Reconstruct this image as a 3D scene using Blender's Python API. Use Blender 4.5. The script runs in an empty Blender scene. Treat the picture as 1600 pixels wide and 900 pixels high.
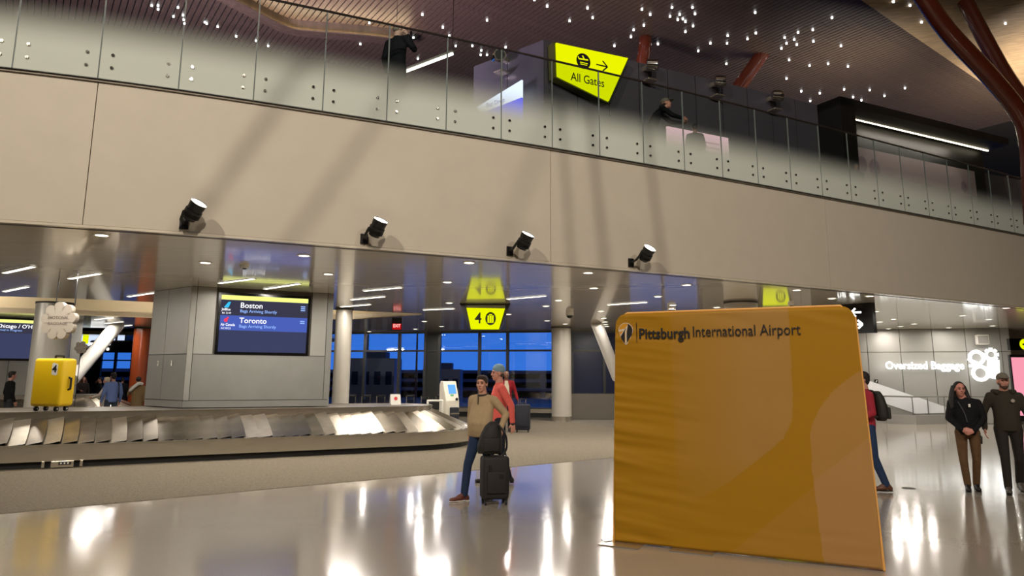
import bpy, bmesh, math, random
from mathutils import Vector, Matrix
random.seed(7)
R = math.radians
sc = bpy.context.scene
col = sc.collection

# ------------------------------------------------------------------ camera
F, PX, PY, EYE = 1150.0, 800.0, 382.0, 1.67          # focal length and optical axis in pixels of a 1600x900 frame
PITCH, ROLL = math.atan(208/1150.0), R(0.3)
fwd = Vector((0, math.cos(PITCH), math.sin(PITCH)))
r0 = Vector((1, 0, 0)); u0 = r0.cross(fwd)
rgt = r0*math.cos(ROLL)+u0*math.sin(ROLL); upv = -r0*math.sin(ROLL)+u0*math.cos(ROLL)
CAM = Vector((0, 0, EYE))
cd = bpy.data.cameras.new('camera'); cam = bpy.data.objects.new('camera', cd); col.objects.link(cam)
cd.sensor_width = 36; cd.lens = F/1600*36; cd.shift_x = (800-PX)/1600; cd.shift_y = (PY-450)/1600
cd.clip_end = 2000; cd.clip_start = .05
m3 = Matrix((rgt, upv, -fwd)).transposed()
cam.matrix_world = Matrix.Translation(CAM) @ m3.to_4x4()
sc.camera = cam

# ------------------------------------------------------------------ world, exposure, large lights
sc.view_settings.view_transform = 'Standard'; sc.view_settings.look = 'None'
sc.view_settings.gamma = 1; sc.view_settings.use_curve_mapping = False
sc.view_settings.exposure = 0.0
w = bpy.data.worlds.new('dusk'); sc.world = w; w.use_nodes = True
nt = w.node_tree; bg = nt.nodes['Background']
tc = nt.nodes.new('ShaderNodeTexCoord'); sp = nt.nodes.new('ShaderNodeSeparateXYZ'); cr = nt.nodes.new('ShaderNodeValToRGB')
nt.links.new(tc.outputs['Generated'], sp.inputs[0]); nt.links.new(sp.outputs['Z'], cr.inputs[0]); nt.links.new(cr.outputs[0], bg.inputs[0])
cr.color_ramp.elements[0].position = 0.0; cr.color_ramp.elements[0].color = (.035, .15, .52, 1)
cr.color_ramp.elements[1].position = 0.5; cr.color_ramp.elements[1].color = (.008, .045, .24, 1)
bg.inputs[1].default_value = 1.7

def area(name, loc, target, size, power, color, size_y=None, spread=None):
    l = bpy.data.lights.new(name, 'AREA'); l.energy = power; l.color = color; l.size = size
    if size_y: l.shape = 'RECTANGLE'; l.size_y = size_y
    if spread: l.spread = R(spread)
    o = bpy.data.objects.new(name, l); col.objects.link(o); o.location = loc
    o.rotation_euler = (Vector(target)-Vector(loc)).to_track_quat('-Z', 'Y').to_euler()
    return o
def spot(name, loc, target, power, color, angle=60, blend=.6, radius=.1):
    l = bpy.data.lights.new(name, 'SPOT'); l.energy = power; l.color = color; l.spot_size = R(angle); l.spot_blend = blend; l.shadow_soft_size = radius
    o = bpy.data.objects.new(name, l); col.objects.link(o); o.location = loc
    o.rotation_euler = (Vector(target)-Vector(loc)).to_track_quat('-Z', 'Y').to_euler()
    return o
WARM = (1, .88, .74); NEUT = (1, .93, .84)
# hall floodlights hung under the roof behind the viewer
spot('hall_flood', (-7, -5, 12.6), (-4, 10, 4.5), 4800, WARM, 95, .8, .14)
spot('hall_flood', (2.5, -6, 12.6), (0, 12, 4.5), 5400, WARM, 95, .8, .14)
spot('hall_flood', (12, -3, 12.6), (9, 14, 4), 2600, NEUT, 95, .8, .25)
area('roof_wash', (19.5, 24.5, 9.8), (22, 29, 15), 2.5, 620, WARM, 2.5)
area('roof_wash', (12, 24, 9.7), (11, 28, 13), 4.0, 300, NEUT, 4.0)
area('roof_wash', (3, 20.5, 9.7), (3, 25, 13), 4.0, 70, WARM, 4.0)
area('roof_wash', (25.0, 25, 7.5), (26, 33, 13), 1.5, 300, WARM, 1.5)
area('purple_wash', (-7, 15.5, 7.0), (-8, 22, 13), 2.0, 2200, (.85, .66, .9), 2.0)
area('blue_wash', (-9, 17, 10.5), (-10, 19, 13), 1.0, 40, (.2, .25, 1), 1.0)

# ------------------------------------------------------------------ placing helpers
def ray(px, py): return fwd+rgt*((px-PX)/F)+upv*((PY-py)/F)
def onz(px, py, z):
    d = ray(px, py); return CAM+d*((z-EYE)/d.z)
def aty(px, py, y):
    d = ray(px, py); return CAM+d*(y/d.y)
def online(px, py, A, B):
    d = ray(px, py); n = Vector((-(B[1]-A[1]), B[0]-A[0])); dd = n.x*d.x+n.y*d.y
    return CAM+d*((n.x*A[0]+n.y*A[1])/dd)

# ------------------------------------------------------------------ materials
def srgb(c):
    f = lambda v: (v/12.92 if v <= .04045 else ((v+.055)/1.055)**2.4)
    return tuple(f(v/255) for v in c)+(1,)
MATS = {}
def mat(name, c=(128, 128, 128), rough=.5, metal=0, emit=0, noise=0, scale=20, bump=0, bscale=60, coat=0, stretch=(1, 1, 1), spec=.5, aniso=0):
    if name in MATS: return MATS[name]
    m = bpy.data.materials.new(name); m.use_nodes = True; t = m.node_tree; b = t.nodes['Principled BSDF']
    lc = srgb(c)
    b.inputs['Base Color'].default_value = lc; b.inputs['Roughness'].default_value = rough; b.inputs['Metallic'].default_value = metal
    b.inputs['Coat Weight'].default_value = coat; b.inputs['Specular IOR Level'].default_value = spec
    b.inputs['Coat Roughness'].default_value = .08
    if emit:
        b.inputs['Emission Color'].default_value = lc; b.inputs['Emission Strength'].default_value = emit
    tcn = t.nodes.new('ShaderNodeTexCoord'); mp = t.nodes.new('ShaderNodeMapping'); mp.inputs['Scale'].default_value = stretch
    t.links.new(tcn.outputs['Object'], mp.inputs[0])
    if noise:
        n = t.nodes.new('ShaderNodeTexNoise'); n.inputs['Scale'].default_value = scale; n.inputs['Detail'].default_value = 4
        t.links.new(mp.outputs[0], n.inputs['Vector'])
        r = t.nodes.new('ShaderNodeValToRGB'); e = r.color_ramp.elements
        e[0].position = .3; e[1].position = .7
        e[0].color = tuple(v*(1-noise) for v in lc[:3])+(1,); e[1].color = tuple(min(1, v*(1+noise)) for v in lc[:3])+(1,)
        t.links.new(n.outputs['Fac'], r.inputs[0]); t.links.new(r.outputs[0], b.inputs['Base Color'])
    if bump:
        n2 = t.nodes.new('ShaderNodeTexNoise'); n2.inputs['Scale'].default_value = bscale; n2.inputs['Detail'].default_value = 3
        t.links.new(mp.outputs[0], n2.inputs['Vector'])
        bp = t.nodes.new('ShaderNodeBump'); bp.inputs['Strength'].default_value = bump; bp.inputs['Distance'].default_value = .01
        t.links.new(n2.outputs['Fac'], bp.inputs['Height']); t.links.new(bp.outputs[0], b.inputs['Normal'])
    MATS[name] = m; return m
def emis(name, c, s):
    if name in MATS: return MATS[name]
    m = bpy.data.materials.new(name); m.use_nodes = True; t = m.node_tree; t.nodes.clear()
    o = t.nodes.new('ShaderNodeOutputMaterial'); e = t.nodes.new('ShaderNodeEmission'); e.inputs[0].default_value = srgb(c); e.inputs[1].default_value = s
    t.links.new(e.outputs[0], o.inputs[0]); MATS[name] = m; return m
def glass(name, tint=(235, 240, 240), ior=1.5, boost=1.0, frit=None):
    m = bpy.data.materials.new(name); m.use_nodes = True; t = m.node_tree; t.nodes.clear(); N = t.nodes.new; L = t.links.new
    o = N('ShaderNodeOutputMaterial'); tr = N('ShaderNodeBsdfTransparent'); tr.inputs[0].default_value = srgb(tint)
    gl = N('ShaderNodeBsdfGlossy'); gl.inputs['Roughness'].default_value = .01
    lw = N('ShaderNodeLayerWeight'); lw.inputs[0].default_value = .5
    pw = N('ShaderNodeMath'); pw.operation = 'POWER'; pw.inputs[1].default_value = 5; L(lw.outputs['Facing'], pw.inputs[0])
    mu = N('ShaderNodeMath'); mu.operation = 'MULTIPLY_ADD'; mu.use_clamp = True; mu.inputs[1].default_value = .95; mu.inputs[2].default_value = .045*boost; L(pw.outputs[0], mu.inputs[0])
    mx = N('ShaderNodeMixShader'); L(mu.outputs[0], mx.inputs[0]); L(tr.outputs[0], mx.inputs[1]); L(gl.outputs[0], mx.inputs[2])
    out = mx
    if frit:      # dotted ceramic frit printed on the lower half of the pane, thinning out upwards
        z0, z1, c = frit
        tcn = N('ShaderNodeTexCoord'); sx = N('ShaderNodeSeparateXYZ'); L(tcn.outputs['Object'], sx.inputs[0])
        mr = N('ShaderNodeMapRange'); mr.interpolation_type = 'SMOOTHSTEP'
        mr.inputs['From Min'].default_value = z0; mr.inputs['From Max'].default_value = z1; mr.inputs['To Min'].default_value = 1.0; mr.inputs['To Max'].default_value = 0
        L(sx.outputs['Z'], mr.inputs['Value'])
        df = N('ShaderNodeBsdfPrincipled'); df.inputs['Base Color'].default_value = srgb(c); df.inputs['Roughness'].default_value = .8; df.inputs['Specular IOR Level'].default_value = .15
        m2 = N('ShaderNodeMixShader'); L(mr.outputs[0], m2.inputs[0]); L(mx.outputs[0], m2.inputs[1]); L(df.outputs[0], m2.inputs[2]); out = m2
    L(out.outputs[0], o.inputs[0]); return m

def floor_mat():
    m = mat('terrazzo', (160, 151, 138), .125, noise=.10, scale=90, spec=.9)
    t = m.node_tree; b = t.nodes['Principled BSDF']; N = t.nodes.new; L = t.links.new
    tcn = N('ShaderNodeTexCoord')
    n = N('ShaderNodeTexNoise'); n.inputs['Scale'].default_value = 1.3; n.inputs['Detail'].default_value = 3; L(tcn.outputs['Object'], n.inputs['Vector'])
    bp = N('ShaderNodeBump'); bp.inputs['Strength'].default_value = .10; bp.inputs['Distance'].default_value = .02
    L(n.outputs['Fac'], bp.inputs['Height']); L(bp.outputs[0], b.inputs['Normal'])
    b.inputs['Coat Weight'].default_value = .3; b.inputs['Coat Roughness'].default_value = .09
    return m
M_floor = floor_mat()
M_carpet = mat('carpet_pile', (112, 104, 90), .95, noise=.28, scale=35, bump=.6, bscale=120, spec=.1)
M_fascia = mat('cream_plaster', (205, 195, 178), .55, noise=.02, scale=3)
M_gap = mat('dark_joint', (70, 66, 58), .8)
M_ceil = mat('ceiling_panel', (228, 218, 198), .25, metal=.1, coat=.8, noise=.05, scale=1.2, stretch=(1, 9, 1), bump=.08, bscale=2, spec=.8)
M_ceil2 = mat('ceiling_panel_joint', (95, 90, 80), .4)
M_cream = mat('cream_board', (226, 208, 170), .6)
M_grey = mat('grey_metal_panel', (158, 156, 150), .38, metal=.2, noise=.05, scale=2)
M_grey2 = mat('lower_grey_panel', (134, 133, 128), .45, metal=.2, noise=.05, scale=2)
M_col = mat('round_column_metal', (186, 180, 168), .38, metal=.2)
M_wallR = mat('light_grey_panel', (150, 148, 143), .45, metal=.1)
M_dark = mat('upper_grey_panel', (76, 74, 82), .4, noise=.03, scale=4)
M_black = mat('black_matte', (12, 12, 13), .5)
M_blackg = mat('black_gloss', (8, 8, 9), .2)
M_steel = mat('brushed_steel', (196, 188, 172), .24, metal=.85, noise=.07, scale=3, stretch=(1, 1, 14), bump=.03, bscale=8)
M_plate = mat('scuffed_plate_steel', (140, 132, 120), .26, metal=1, noise=.18, scale=5, bump=.12, bscale=7)
M_plate2 = mat('worn_plate_steel', (168, 160, 146), .32, metal=1, noise=.12, scale=4, bump=.12, bscale=7)
M_deck = mat('deck_rubber', (96, 88, 78), .4, metal=.4)
M_chrome = mat('chrome', (215, 213, 208), .08, metal=1)
M_wood = mat('wood_slat', (80, 66, 54), .45, noise=.25, scale=1.5, stretch=(6, 6, 1))
M_woodB = mat('wood_roof_light', (158, 134, 104), .5, noise=.4, scale=4, stretch=(.4, 9, 1))
M_roofback = mat('roof_backing', (16, 12, 11), .9)
M_tube = mat('mahogany_tube', (86, 36, 22), .22, noise=.1, scale=3, coat=.5)
M_tube2 = mat('orange_tube', (150, 68, 34), .25, coat=.4)
M_yel = emis('sign_yellow', (232, 240, 0), 1.05)
M_led = emis('lamp_white', (255, 246, 226), 9)
M_led2 = emis('line_white', (255, 248, 232), 3.5)
M_ledwarm = emis('led_warm', (255, 228, 190), 3.2)
M_halo = emis('sign_white', (255, 255, 250), 2.6)
M_white = mat('white_paint', (225, 222, 214), .4)
M_navy = mat('navy_blind', (22, 32, 66), .3)
M_mull = mat('mullion', (72, 72, 72), .4, metal=.5)

# ------------------------------------------------------------------ mesh helpers
PEND = {}; FUSE = []
def box(bm, c, s, rz=0, M=None):
    mt = Matrix.Translation(c) @ Matrix.Rotation(rz, 4, 'Z') @ Matrix.Diagonal((s[0], s[1], s[2], 1))
    if M is not None: mt = M @ mt
    return bmesh.ops.create_cube(bm, size=1, matrix=mt)['verts']
def rbox(bm, c, s, r, rz=0, M=None, seg=3):
    b2 = bmesh.new(); box(b2, (0, 0, 0), s)
    bmesh.ops.bevel(b2, geom=b2.edges[:], offset=r, segments=seg, affect='EDGES', profile=.5)
    mt = Matrix.Translation(c) @ Matrix.Rotation(rz, 4, 'Z')
    if M is not None: mt = M @ mt
    b2.transform(mt); merge(bm, b2)
def merge(bm, b2):
    me = bpy.data.meshes.new('tmp'); b2.to_mesh(me); b2.free(); bm.from_mesh(me); bpy.data.meshes.remove(me)
def seg_matrix(p, q):
    p = Vector(p); q = Vector(q); d = q-p
    return Matrix.Translation((p+q)/2) @ d.to_track_quat('Z', 'Y').to_matrix().to_4x4(), d.length
def cone(bm, p, q, r1, r2, n=16, caps=True):
    mt, L = seg_matrix(p, q)
    bmesh.ops.create_cone(bm, cap_ends=caps, segments=n, radius1=r1, radius2=r2, depth=L, matrix=mt)
def ball(bm, p, r, n=12, M=None):
    s = r if isinstance(r, (tuple, list)) else (r, r, r)
    mt = Matrix.Translation(p)
    if M is not None: mt = mt @ M.to_4x4()
    bmesh.ops.create_uvsphere(bm, u_segments=n, v_segments=max(6, n*2//3), radius=1, matrix=mt @ Matrix.Diagonal((s[0], s[1], s[2], 1)))
def limb(bm, p, r1, q, r2, n=12):
    cone(bm, p, q, r1, r2, n); ball(bm, p, r1, n); ball(bm, q, r2, n)
def tube(bm, pts, r, n=12):
    for i, (a, b) in enumerate(zip(pts[:-1], pts[1:])):
        ra = r[i] if isinstance(r, (list, tuple)) else r; rb = r[i+1] if isinstance(r, (list, tuple)) else r
        cone(bm, a, b, ra, rb, n); ball(bm, b, rb, n)
def prism(bm, poly, z0, z1):
    vb = [bm.verts.new((p[0], p[1], z0)) for p in poly]; vt = [bm.verts.new((p[0], p[1], z1)) for p in poly]
    bm.faces.new(vb[::-1]); bm.faces.new(vt); n = len(poly)
    for i in range(n): bm.faces.new((vb[i], vb[(i+1) % n], vt[(i+1) % n], vt[i]))
def strip(bm, path, off, z0, z1, closed=False):
    """solid wall following a plan path: path = inner points, off = outer points"""
    n = len(path); rows = []
    for a, b in zip(path, off):
        rows.append([bm.verts.new((a[0], a[1], z0)), bm.verts.new((b[0], b[1], z0)), bm.verts.new((b[0], b[1], z1)), bm.verts.new((a[0], a[1], z1))])
    rng = range(n if closed else n-1)
    for i in rng:
        p, q = rows[i], rows[(i+1) % n]
        for k in range(4): bm.faces.new((p[k], q[k], q[(k+1) % 4], p[(k+1) % 4]))
    if not closed: bm.faces.new(rows[0]); bm.faces.new(rows[-1][::-1])
def extrude_profile(bm, pts, depth, M):
    """flat outline (x,z) extruded along local y from 0 to depth, placed with M"""
    va = [bm.verts.new(M @ Vector((p[0], 0, p[1]))) for p in pts]; vb = [bm.verts.new(M @ Vector((p[0], depth, p[1]))) for p in pts]
    bm.faces.new(va); bm.faces.new(vb[::-1]); n = len(pts)
    for i in range(n): bm.faces.new((va[(i+1) % n], va[i], vb[i], vb[(i+1) % n]))

def tag(o, label=None, cat=None, group=None, kind=None):
    if label: o['label'] = label
    if cat: o['category'] = cat
    if group: o['group'] = group
    if kind: o['kind'] = kind
    return o
def thing(name, label, cat, loc=(0, 0, 0), rz=0, group=None, kind=None):
    o = bpy.data.objects.new(name, None); col.objects.link(o); o.location = loc; o.rotation_euler = (0, 0, rz); o.empty_display_size = .1
    return tag(o, label, cat, group, kind)
def wmat(o):
    m = Matrix.Translation(o.location) @ o.rotation_euler.to_matrix().to_4x4()
    return wmat(o.parent) @ m if o.parent else m
def obj(name, bm, m, parent=None, world=False, smooth=False, bevel=0):
    me = bpy.data.meshes.new(name); pend = PEND.pop(id(bm), None)
    if world and parent is not None: bm.transform(wmat(parent).inverted())
    bmesh.ops.recalc_face_normals(bm, faces=bm.faces[:])
    bm.to_mesh(me); bm.free()
    for mm in (m if isinstance(m, (list, tuple)) else [m]): me.materials.append(mm)
    if smooth:
        for p in me.polygons: p.use_smooth = True
        try: me.set_sharp_from_angle(angle=R(40))
        except Exception: pass
    o = bpy.data.objects.new(name, me); col.objects.link(o)
    if parent is not None: o.parent = parent
    if pend: FUSE.append((o, pend[0], pend[1]))
    if bevel:
        b = o.modifiers.new('bevel', 'BEVEL'); b.width = bevel; b.segments = 2; b.limit_method = 'ANGLE'
    return o
def BM(): return bmesh.new()
def single(name, bm, m, label, cat, group=None, base=None, **k):
    """a thing that is one mesh, its origin moved to its base"""
    bmesh.ops.recalc_face_normals(bm, faces=bm.faces[:])
    vs = [v.co for v in bm.verts]; lo = Vector((min(v.x for v in vs), min(v.y for v in vs), min(v.z for v in vs))); hi = Vector((max(v.x for v in vs), max(v.y for v in vs), 0))
    c = Vector(((lo.x+hi.x)/2, (lo.y+hi.y)/2, lo.z)); bm.transform(Matrix.Translation(-c))
    o = obj(name, bm, m, **k); o.location = c
    return tag(o, label, cat, group)
def struct(name, bm, m, parent=None, **k):
    o = obj(name, bm, m, parent, **k)
    if parent is None: o['kind'] = 'structure'
    return o
def dup(root, loc, rz=None, label=None, group=None):
    r = root.copy(); col.objects.link(r); r.location = loc
    if rz is not None: r.rotation_euler = (0, 0, rz)
    if label: r['label'] = label
    if group: r['group'] = group
    for ch in list(root.children):
        c = ch.copy(); col.objects.link(c); c.parent = r
        for g in list(ch.children):
            d = g.copy(); col.objects.link(d); d.parent = c
    return r
def text_bm(body, size, depth=.002, bold=0, align='LEFT', sx=1.0, res=3):
    cu = bpy.data.curves.new('t', 'FONT'); cu.body = body; cu.size = size; cu.extrude = depth; cu.offset = bold; cu.align_x = align; cu.align_y = 'CENTER'; cu.resolution_u = res
    cu.space_character = 1.0
    o = bpy.data.objects.new('t', cu); col.objects.link(o); bpy.context.view_layer.update()
    me = bpy.data.meshes.new_from_object(o.evaluated_get(bpy.context.evaluated_depsgraph_get()))
    bm = bmesh.new(); bm.from_mesh(me); bpy.data.objects.remove(o); bpy.data.meshes.remove(me)
    bm.transform(Matrix.Diagonal((sx, 1, 1, 1))); return bm
# text is drawn in its own xy plane; UPR stands it upright facing -y
UPR = Matrix.Rotation(R(90), 4, 'X')
def text(name, body, size, m, parent, x, z, y=-.002, bold=0, align='LEFT', sx=1.0, depth=.001, rot=0):
    b = text_bm(body, size, depth, bold, align, sx); b.transform(Matrix.Translation((x, y, z)) @ Matrix.Rotation(rot, 4, 'Y') @ UPR)
    return obj(name, b, m, parent)
def line_rz(A, B): return math.atan2(B[1]-A[1], B[0]-A[0])

# =================================================================== STRUCTURE
ZC, ZT = 3.68, 5.80      # low ceiling; top of the fascia / underside of the upper floor edge
b = BM(); box(b, (0, 17, -.1), (90, 90, .2)); struct('floor', b, M_floor)
# carpet inlay
cp = [onz(-260, 828, 0), onz(0, 803, 0), onz(960, 715, 0), onz(1110, 701.5, 0), onz(955, 667, 0), onz(830, 655.5, 0)]
cp = [(p.x, p.y) for p in cp]+[(0.6, 31.7), (-22, 37), (-30, 3.5)]
b = BM(); prism(b, cp[::-1], 0, .006); struct('floor_carpet', b, M_carpet)
# fascia curve
fpx = [(0, 343), (130, 350), (260, 361), (400, 372), (620, 389.6), (760, 401), (900, 413), (1040, 425), (1190, 440), (1400, 459), (1600, 480)]
fp = [onz(a, c, ZC) for a, c in fpx]
fp = [Vector((p.x, p.y)) for p in fp]
fp = [fp[0]+(fp[0]-fp[1])*k for k in (9, 5, 2)]+fp+[fp[-1]+(fp[-1]-fp[-2])*k for k in (.6, 1.6)]
def smooth_path(P, n=12):
    out = []
    for i in range(len(P)-1):
        p0 = P[max(i-1, 0)]; p1 = P[i]; p2 = P[i+1]; p3 = P[min(i+2, len(P)-1)]
        for k in range(n):
            t = k/n
            out.append(.5*((2*p1)+(-p0+p2)*t+(2*p0-5*p1+4*p2-p3)*t*t+(-p0+3*p1-3*p2+p3)*t**3))
    out.append(P[-1]); return out
for _ in range(3):
    fp = [fp[0]]+[(fp[i-1]+2*fp[i]+fp[i+1])/4 if 2 < i < len(fp)-3 else fp[i] for i in range(1, len(fp)-1)]+[fp[-1]]
FP = smooth_path(fp)
FS = [0]
for a, c in zip(FP[:-1], FP[1:]): FS.append(FS[-1]+(c-a).length)
def fcurve(s, off=0):
    """point on the fascia line at arc length s, moved off metres away from the viewer's side"""
    s = max(0, min(FS[-1]-1e-4, s)); i = 0
    lo, hi = 0, len(FS)-1
    while hi-lo > 1:
        mid = (lo+hi)//2
        if FS[mid] <= s: lo = mid
        else: hi = mid
    i = lo; t = (s-FS[i])/(FS[i+1]-FS[i]); p = FP[i].lerp(FP[i+1], t)
    a = FP[max(0, i-3)]; c = FP[min(len(FP)-1, i+4)]; d = (c-a).normalized()
    return p+Vector((-d.y, d.x))*off, d
def s_at_px(px, py):
    d = ray(px, py); best = None
    for i in range(len(FP)-1):
        A, B = FP[i], FP[i+1]; q = online(px, py, A, B); n = B-A; t = (Vector((q.x, q.y))-A).dot(n)/n.dot(n)
        if -.001 <= t <= 1.001: return FS[i]+t*(FS[i+1]-FS[i]), q.z
    return None
def fstrip(name, s0, s1, off0, off1, z0, z1, m, parent=None, step=.35, **k):
    n = max(2, int((s1-s0)/step)+1); A = []; B = []
    for i in range(n+1):
        s = s0+(s1-s0)*i/n; A.append(fcurve(s, off0)[0]); B.append(fcurve(s, off1)[0])
    b = BM(); strip(b, A, B, z0, z1); return obj(name, b, m, parent, smooth=True, **k)
wf = thing('wall_fascia', None, None, kind='structure')
seams = [0, s_at_px(155, 115)[0], s_at_px(860, 240)[0], s_at_px(1288, 310)[0], FS[-1]]
for a, c in zip(seams[:-1], seams[1:]): fstrip('panel', a+.006, c-.006, 0, .1, ZC+.012, ZT, M_fascia, wf)
fstrip('backing', 0, FS[-1], .06, .3, ZC-.01, ZT+.02, M_gap, wf)
fstrip('lower_lip', 0, FS[-1], -.012, .08, ZC-.03, ZC+.006, M_ceil, wf)
# upper floor slab behind the fascia
sl = [fcurve(FS[-1]*i/60, .3)[0] for i in range(61)]
b = BM(); prism(b, sl+[Vector((45, 33)), Vector((45, 36)), Vector((9.6, 34.4)), Vector((9.5, 32.15)), Vector((1.9, 32.15)), Vector((-9.5, 34.75)), Vector((-9.5, 44.1)), Vector((-45, 44.1)), Vector((-45, 8))], 5.75, 6.05); struct('floor_upper', b, M_grey2)

# low ceiling with light wells
E1 = [onz(a, c, ZC) for a, c in ((-60, 461), (115, 466.5), (236, 472), (547, 485), (655, 490))]
E2 = [onz(a, c, ZC) for a, c in ((-60, 486), (115, 491), (236, 495.5), (547, 498), (655, 490.3))]
xy = lambda P: [Vector((p.x, p.y)) for p in P]
E1 = xy(E1); E2 = xy(E2); A0 = E1[-1]
E1 = [E1[0]+(E1[0]-E1[1])*4]+E1; E2 = [E2[0]+(E2[0]-E2[1])*4]+E2
G1 = xy([onz(90, 511, ZC), onz(240, 513.5, ZC)]); G2 = xy([onz(90, 521, ZC), onz(240, 523.5, ZC)])
cf = [fcurve(FS[-1]*i/60, .05)[0] for i in range(61)]
b = BM()
def cpoly(P):
    prism(b, P, ZC, ZC+.15)
wy = 34.75+(A0.x+9.5)*(32.15-34.75)/11.4
BK = [Vector((9.6, 34.4)), Vector((9.5, 32.15)), Vector((1.9, 32.15)), Vector((A0.x, wy))]
cpoly(cf+[Vector((45, 33)), Vector((45, 36))]+BK+[A0]+E1[-2::-1])
xl = -45
cpoly([E2[0]]+E2[1:-1]+[A0, Vector((A0.x, 30)), G1[1], G1[0], Vector((xl, G1[0].y))])
cpoly([Vector((xl, G2[0].y)), G2[0], G2[1], Vector((G1[1].x, G1[1].y)), Vector((A0.x, 30)), Vector((A0.x, wy)), Vector((-9.5, 34.75)), Vector((-9.5, 44.1)), Vector((xl, 44.1))])
bmesh.ops.triangulate(b, faces=b.faces[:])
struct('ceiling_low', b, M_ceil)
# cream walls of the wells
wl = thing('wall_light_well', None, None, kind='structure')
def wallstrip(name, P, z0, z1, th, m, parent=None):
    b = BM(); off = []
    for i, p in enumerate(P):
        d = (P[min(i+1, len(P)-1)]-P[max(i-1, 0)]).normalized(); off.append(p+Vector((-d.y, d.x))*th)
    strip(b, P, off, z0, z1); return obj(name, b, m, parent)
wallstrip('panel', E2, ZC-.02, 5.75, .12, M_cream, wl)
wallstrip('panel', [Vector((xl, G2[0].y))]+G2+[Vector((-9.6, G2[1].y))], ZC-.02, 5.75, .12, M_cream, wl)
for i, (x, y) in enumerate(((-17, 22.6), (-11.5, 23.3), (-7.0, 24.6))):
    area('well_light', (x, y, 5.3), (x-.3, y+1.6, 4.3), 1.2, 60, WARM, .5)
area('added_left_fill', (-16.5, 17.0, 3.6), (-15.5, 19, 0), 1.4, 90, NEUT, .2)  # fill lamps added out of frame to brighten the left column area
area('added_left_fill', (-14.5, 15.0, 3.6), (-13.5, 18, 0), 1.4, 60, NEUT, .2)
area('well_light', (-16, 33.5, 5.2), (-16, 36, 4.4), 2.0, 60, WARM, .5)

# ---- enclosing hall walls outside the frame
b = BM(); box(b, (0, -28, 10.2), (90, .4, 20.4)); struct('wall_back', b, M_fascia)
b = BM(); box(b, (-45, 17, 10.2), (.4, 90, 20.4)); struct('wall_left', b, mat('hall_side', (90, 84, 78), .6))
b = BM(); box(b, (45, 17, 10.2), (.4, 90, 20.4)); struct('wall_right', b, MATS['hall_side'])

# ---- roof
ZR = 13.0
SD = Vector((-.55, .835)).normalized(); SN = Vector((SD.y, -SD.x))      # slat direction and its normal (to the right)
ridge = xy([onz(1345, 0, ZR), onz(1412, 41, ZR), onz(1487, 94, ZR), onz(1545, 135, ZR), onz(1600, 175, ZR)])
rd = (ridge[-1]-ridge[0]).normalized(); RA = ridge[0]-rd*14; RB = ridge[-1]+rd*14
b = BM(); prism(b, [Vector((-60, -28)), Vector((RA.x, -28)), RA, RB, Vector((RB.x, 62)), Vector((-60, 62))], ZR+.06, ZR+.3); struct('ceiling_roof', b, M_roofback)
rf = bpy.data.objects['ceiling_roof']
b = BM(); box(b, (0, 17, 20.6), (90.4, 90.4, .3)); struct('ceiling_sky_blocker', b, M_roofback)  # unseen second roof added to keep sky light out of the glass reflections
# slats clipped at the ridge
pitch = .185
def clip_to_ridge(p, q):
    n = Vector((rd.y, -rd.x)); f = lambda v: (v-RA).dot(n)
    if n.dot(Vector((1, 0))) < 0: n = -n
    fp_, fq = f(p), f(q)
    if fp_ > 0 and fq > 0: return None
    if fp_ > 0: p = p.lerp(q, fp_/(fp_-fq))
    elif fq > 0: q = q.lerp(p, fq/(fq-fp_))
    return p, q
cen = Vector((0, 24)); ns = 0
for k in range(-84, 122):
    o_ = cen+SN*(k*pitch); r = clip_to_ridge(o_-SD*17, o_+SD*26)
    if not r: continue
    p, q = r
    if (q-p).length < .5 or q.y < 8: continue
    b = BM(); mid = (p+q)/2
    box(b, (0, 0, 0), ((q-p).length, pitch-.035, .05)); o = obj('slat', b, M_wood, rf); o.location = (mid.x, mid.y, ZR+.035); o.rotation_euler = (0, 0, math.atan2(SD.y, SD.x)); ns += 1
# bright folded roof plane to the right of the ridge
n2 = Vector((rd.y, -rd.x)); n2 = n2 if n2.x > 0 else -n2
b = BM(); q = [RA, RB, RB+n2*30, RA+n2*30]; zz = [ZR, ZR, ZR+7, ZR+7]
va = [b.verts.new((p.x, p.y, z)) for p, z in zip(q, zz)]; vb = [b.verts.new((p.x, p.y, z+.25)) for p, z in zip(q, zz)]
b.faces.new(va); b.faces.new(vb[::-1])
for i in range(4): b.faces.new((va[i], vb[i], vb[(i+1) % 4], va[(i+1) % 4]))
rb_ = struct('ceiling_roof_fold', b, M_woodB)
# unseen rods added outside the frame to throw streaks of shade on the fascia
hs = thing('trim_shade_rods', None, None, kind='structure')
for a, c, r_ in (((-6.3, 3.0, 6.6), (-3.9, 2.6, ZR), .045), ((-5.7, 3.2, 6.6), (-3.2, 2.8, ZR), .035), ((-4.4, 3.0, 6.6), (-2.6, 3.2, ZR), .035), ((2.3, 3.2, 6.6), (1.7, 3.0, ZR), .04), ((1.9, 3.4, 6.6), (1.5, 3.2, ZR), .03), ((2.9, 3.4, 6.6), (2.2, 3.2, ZR), .035)):
    b = BM(); cone(b, a, c, r_, r_, 12); obj('shade_rod', b, M_tube, hs)
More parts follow.
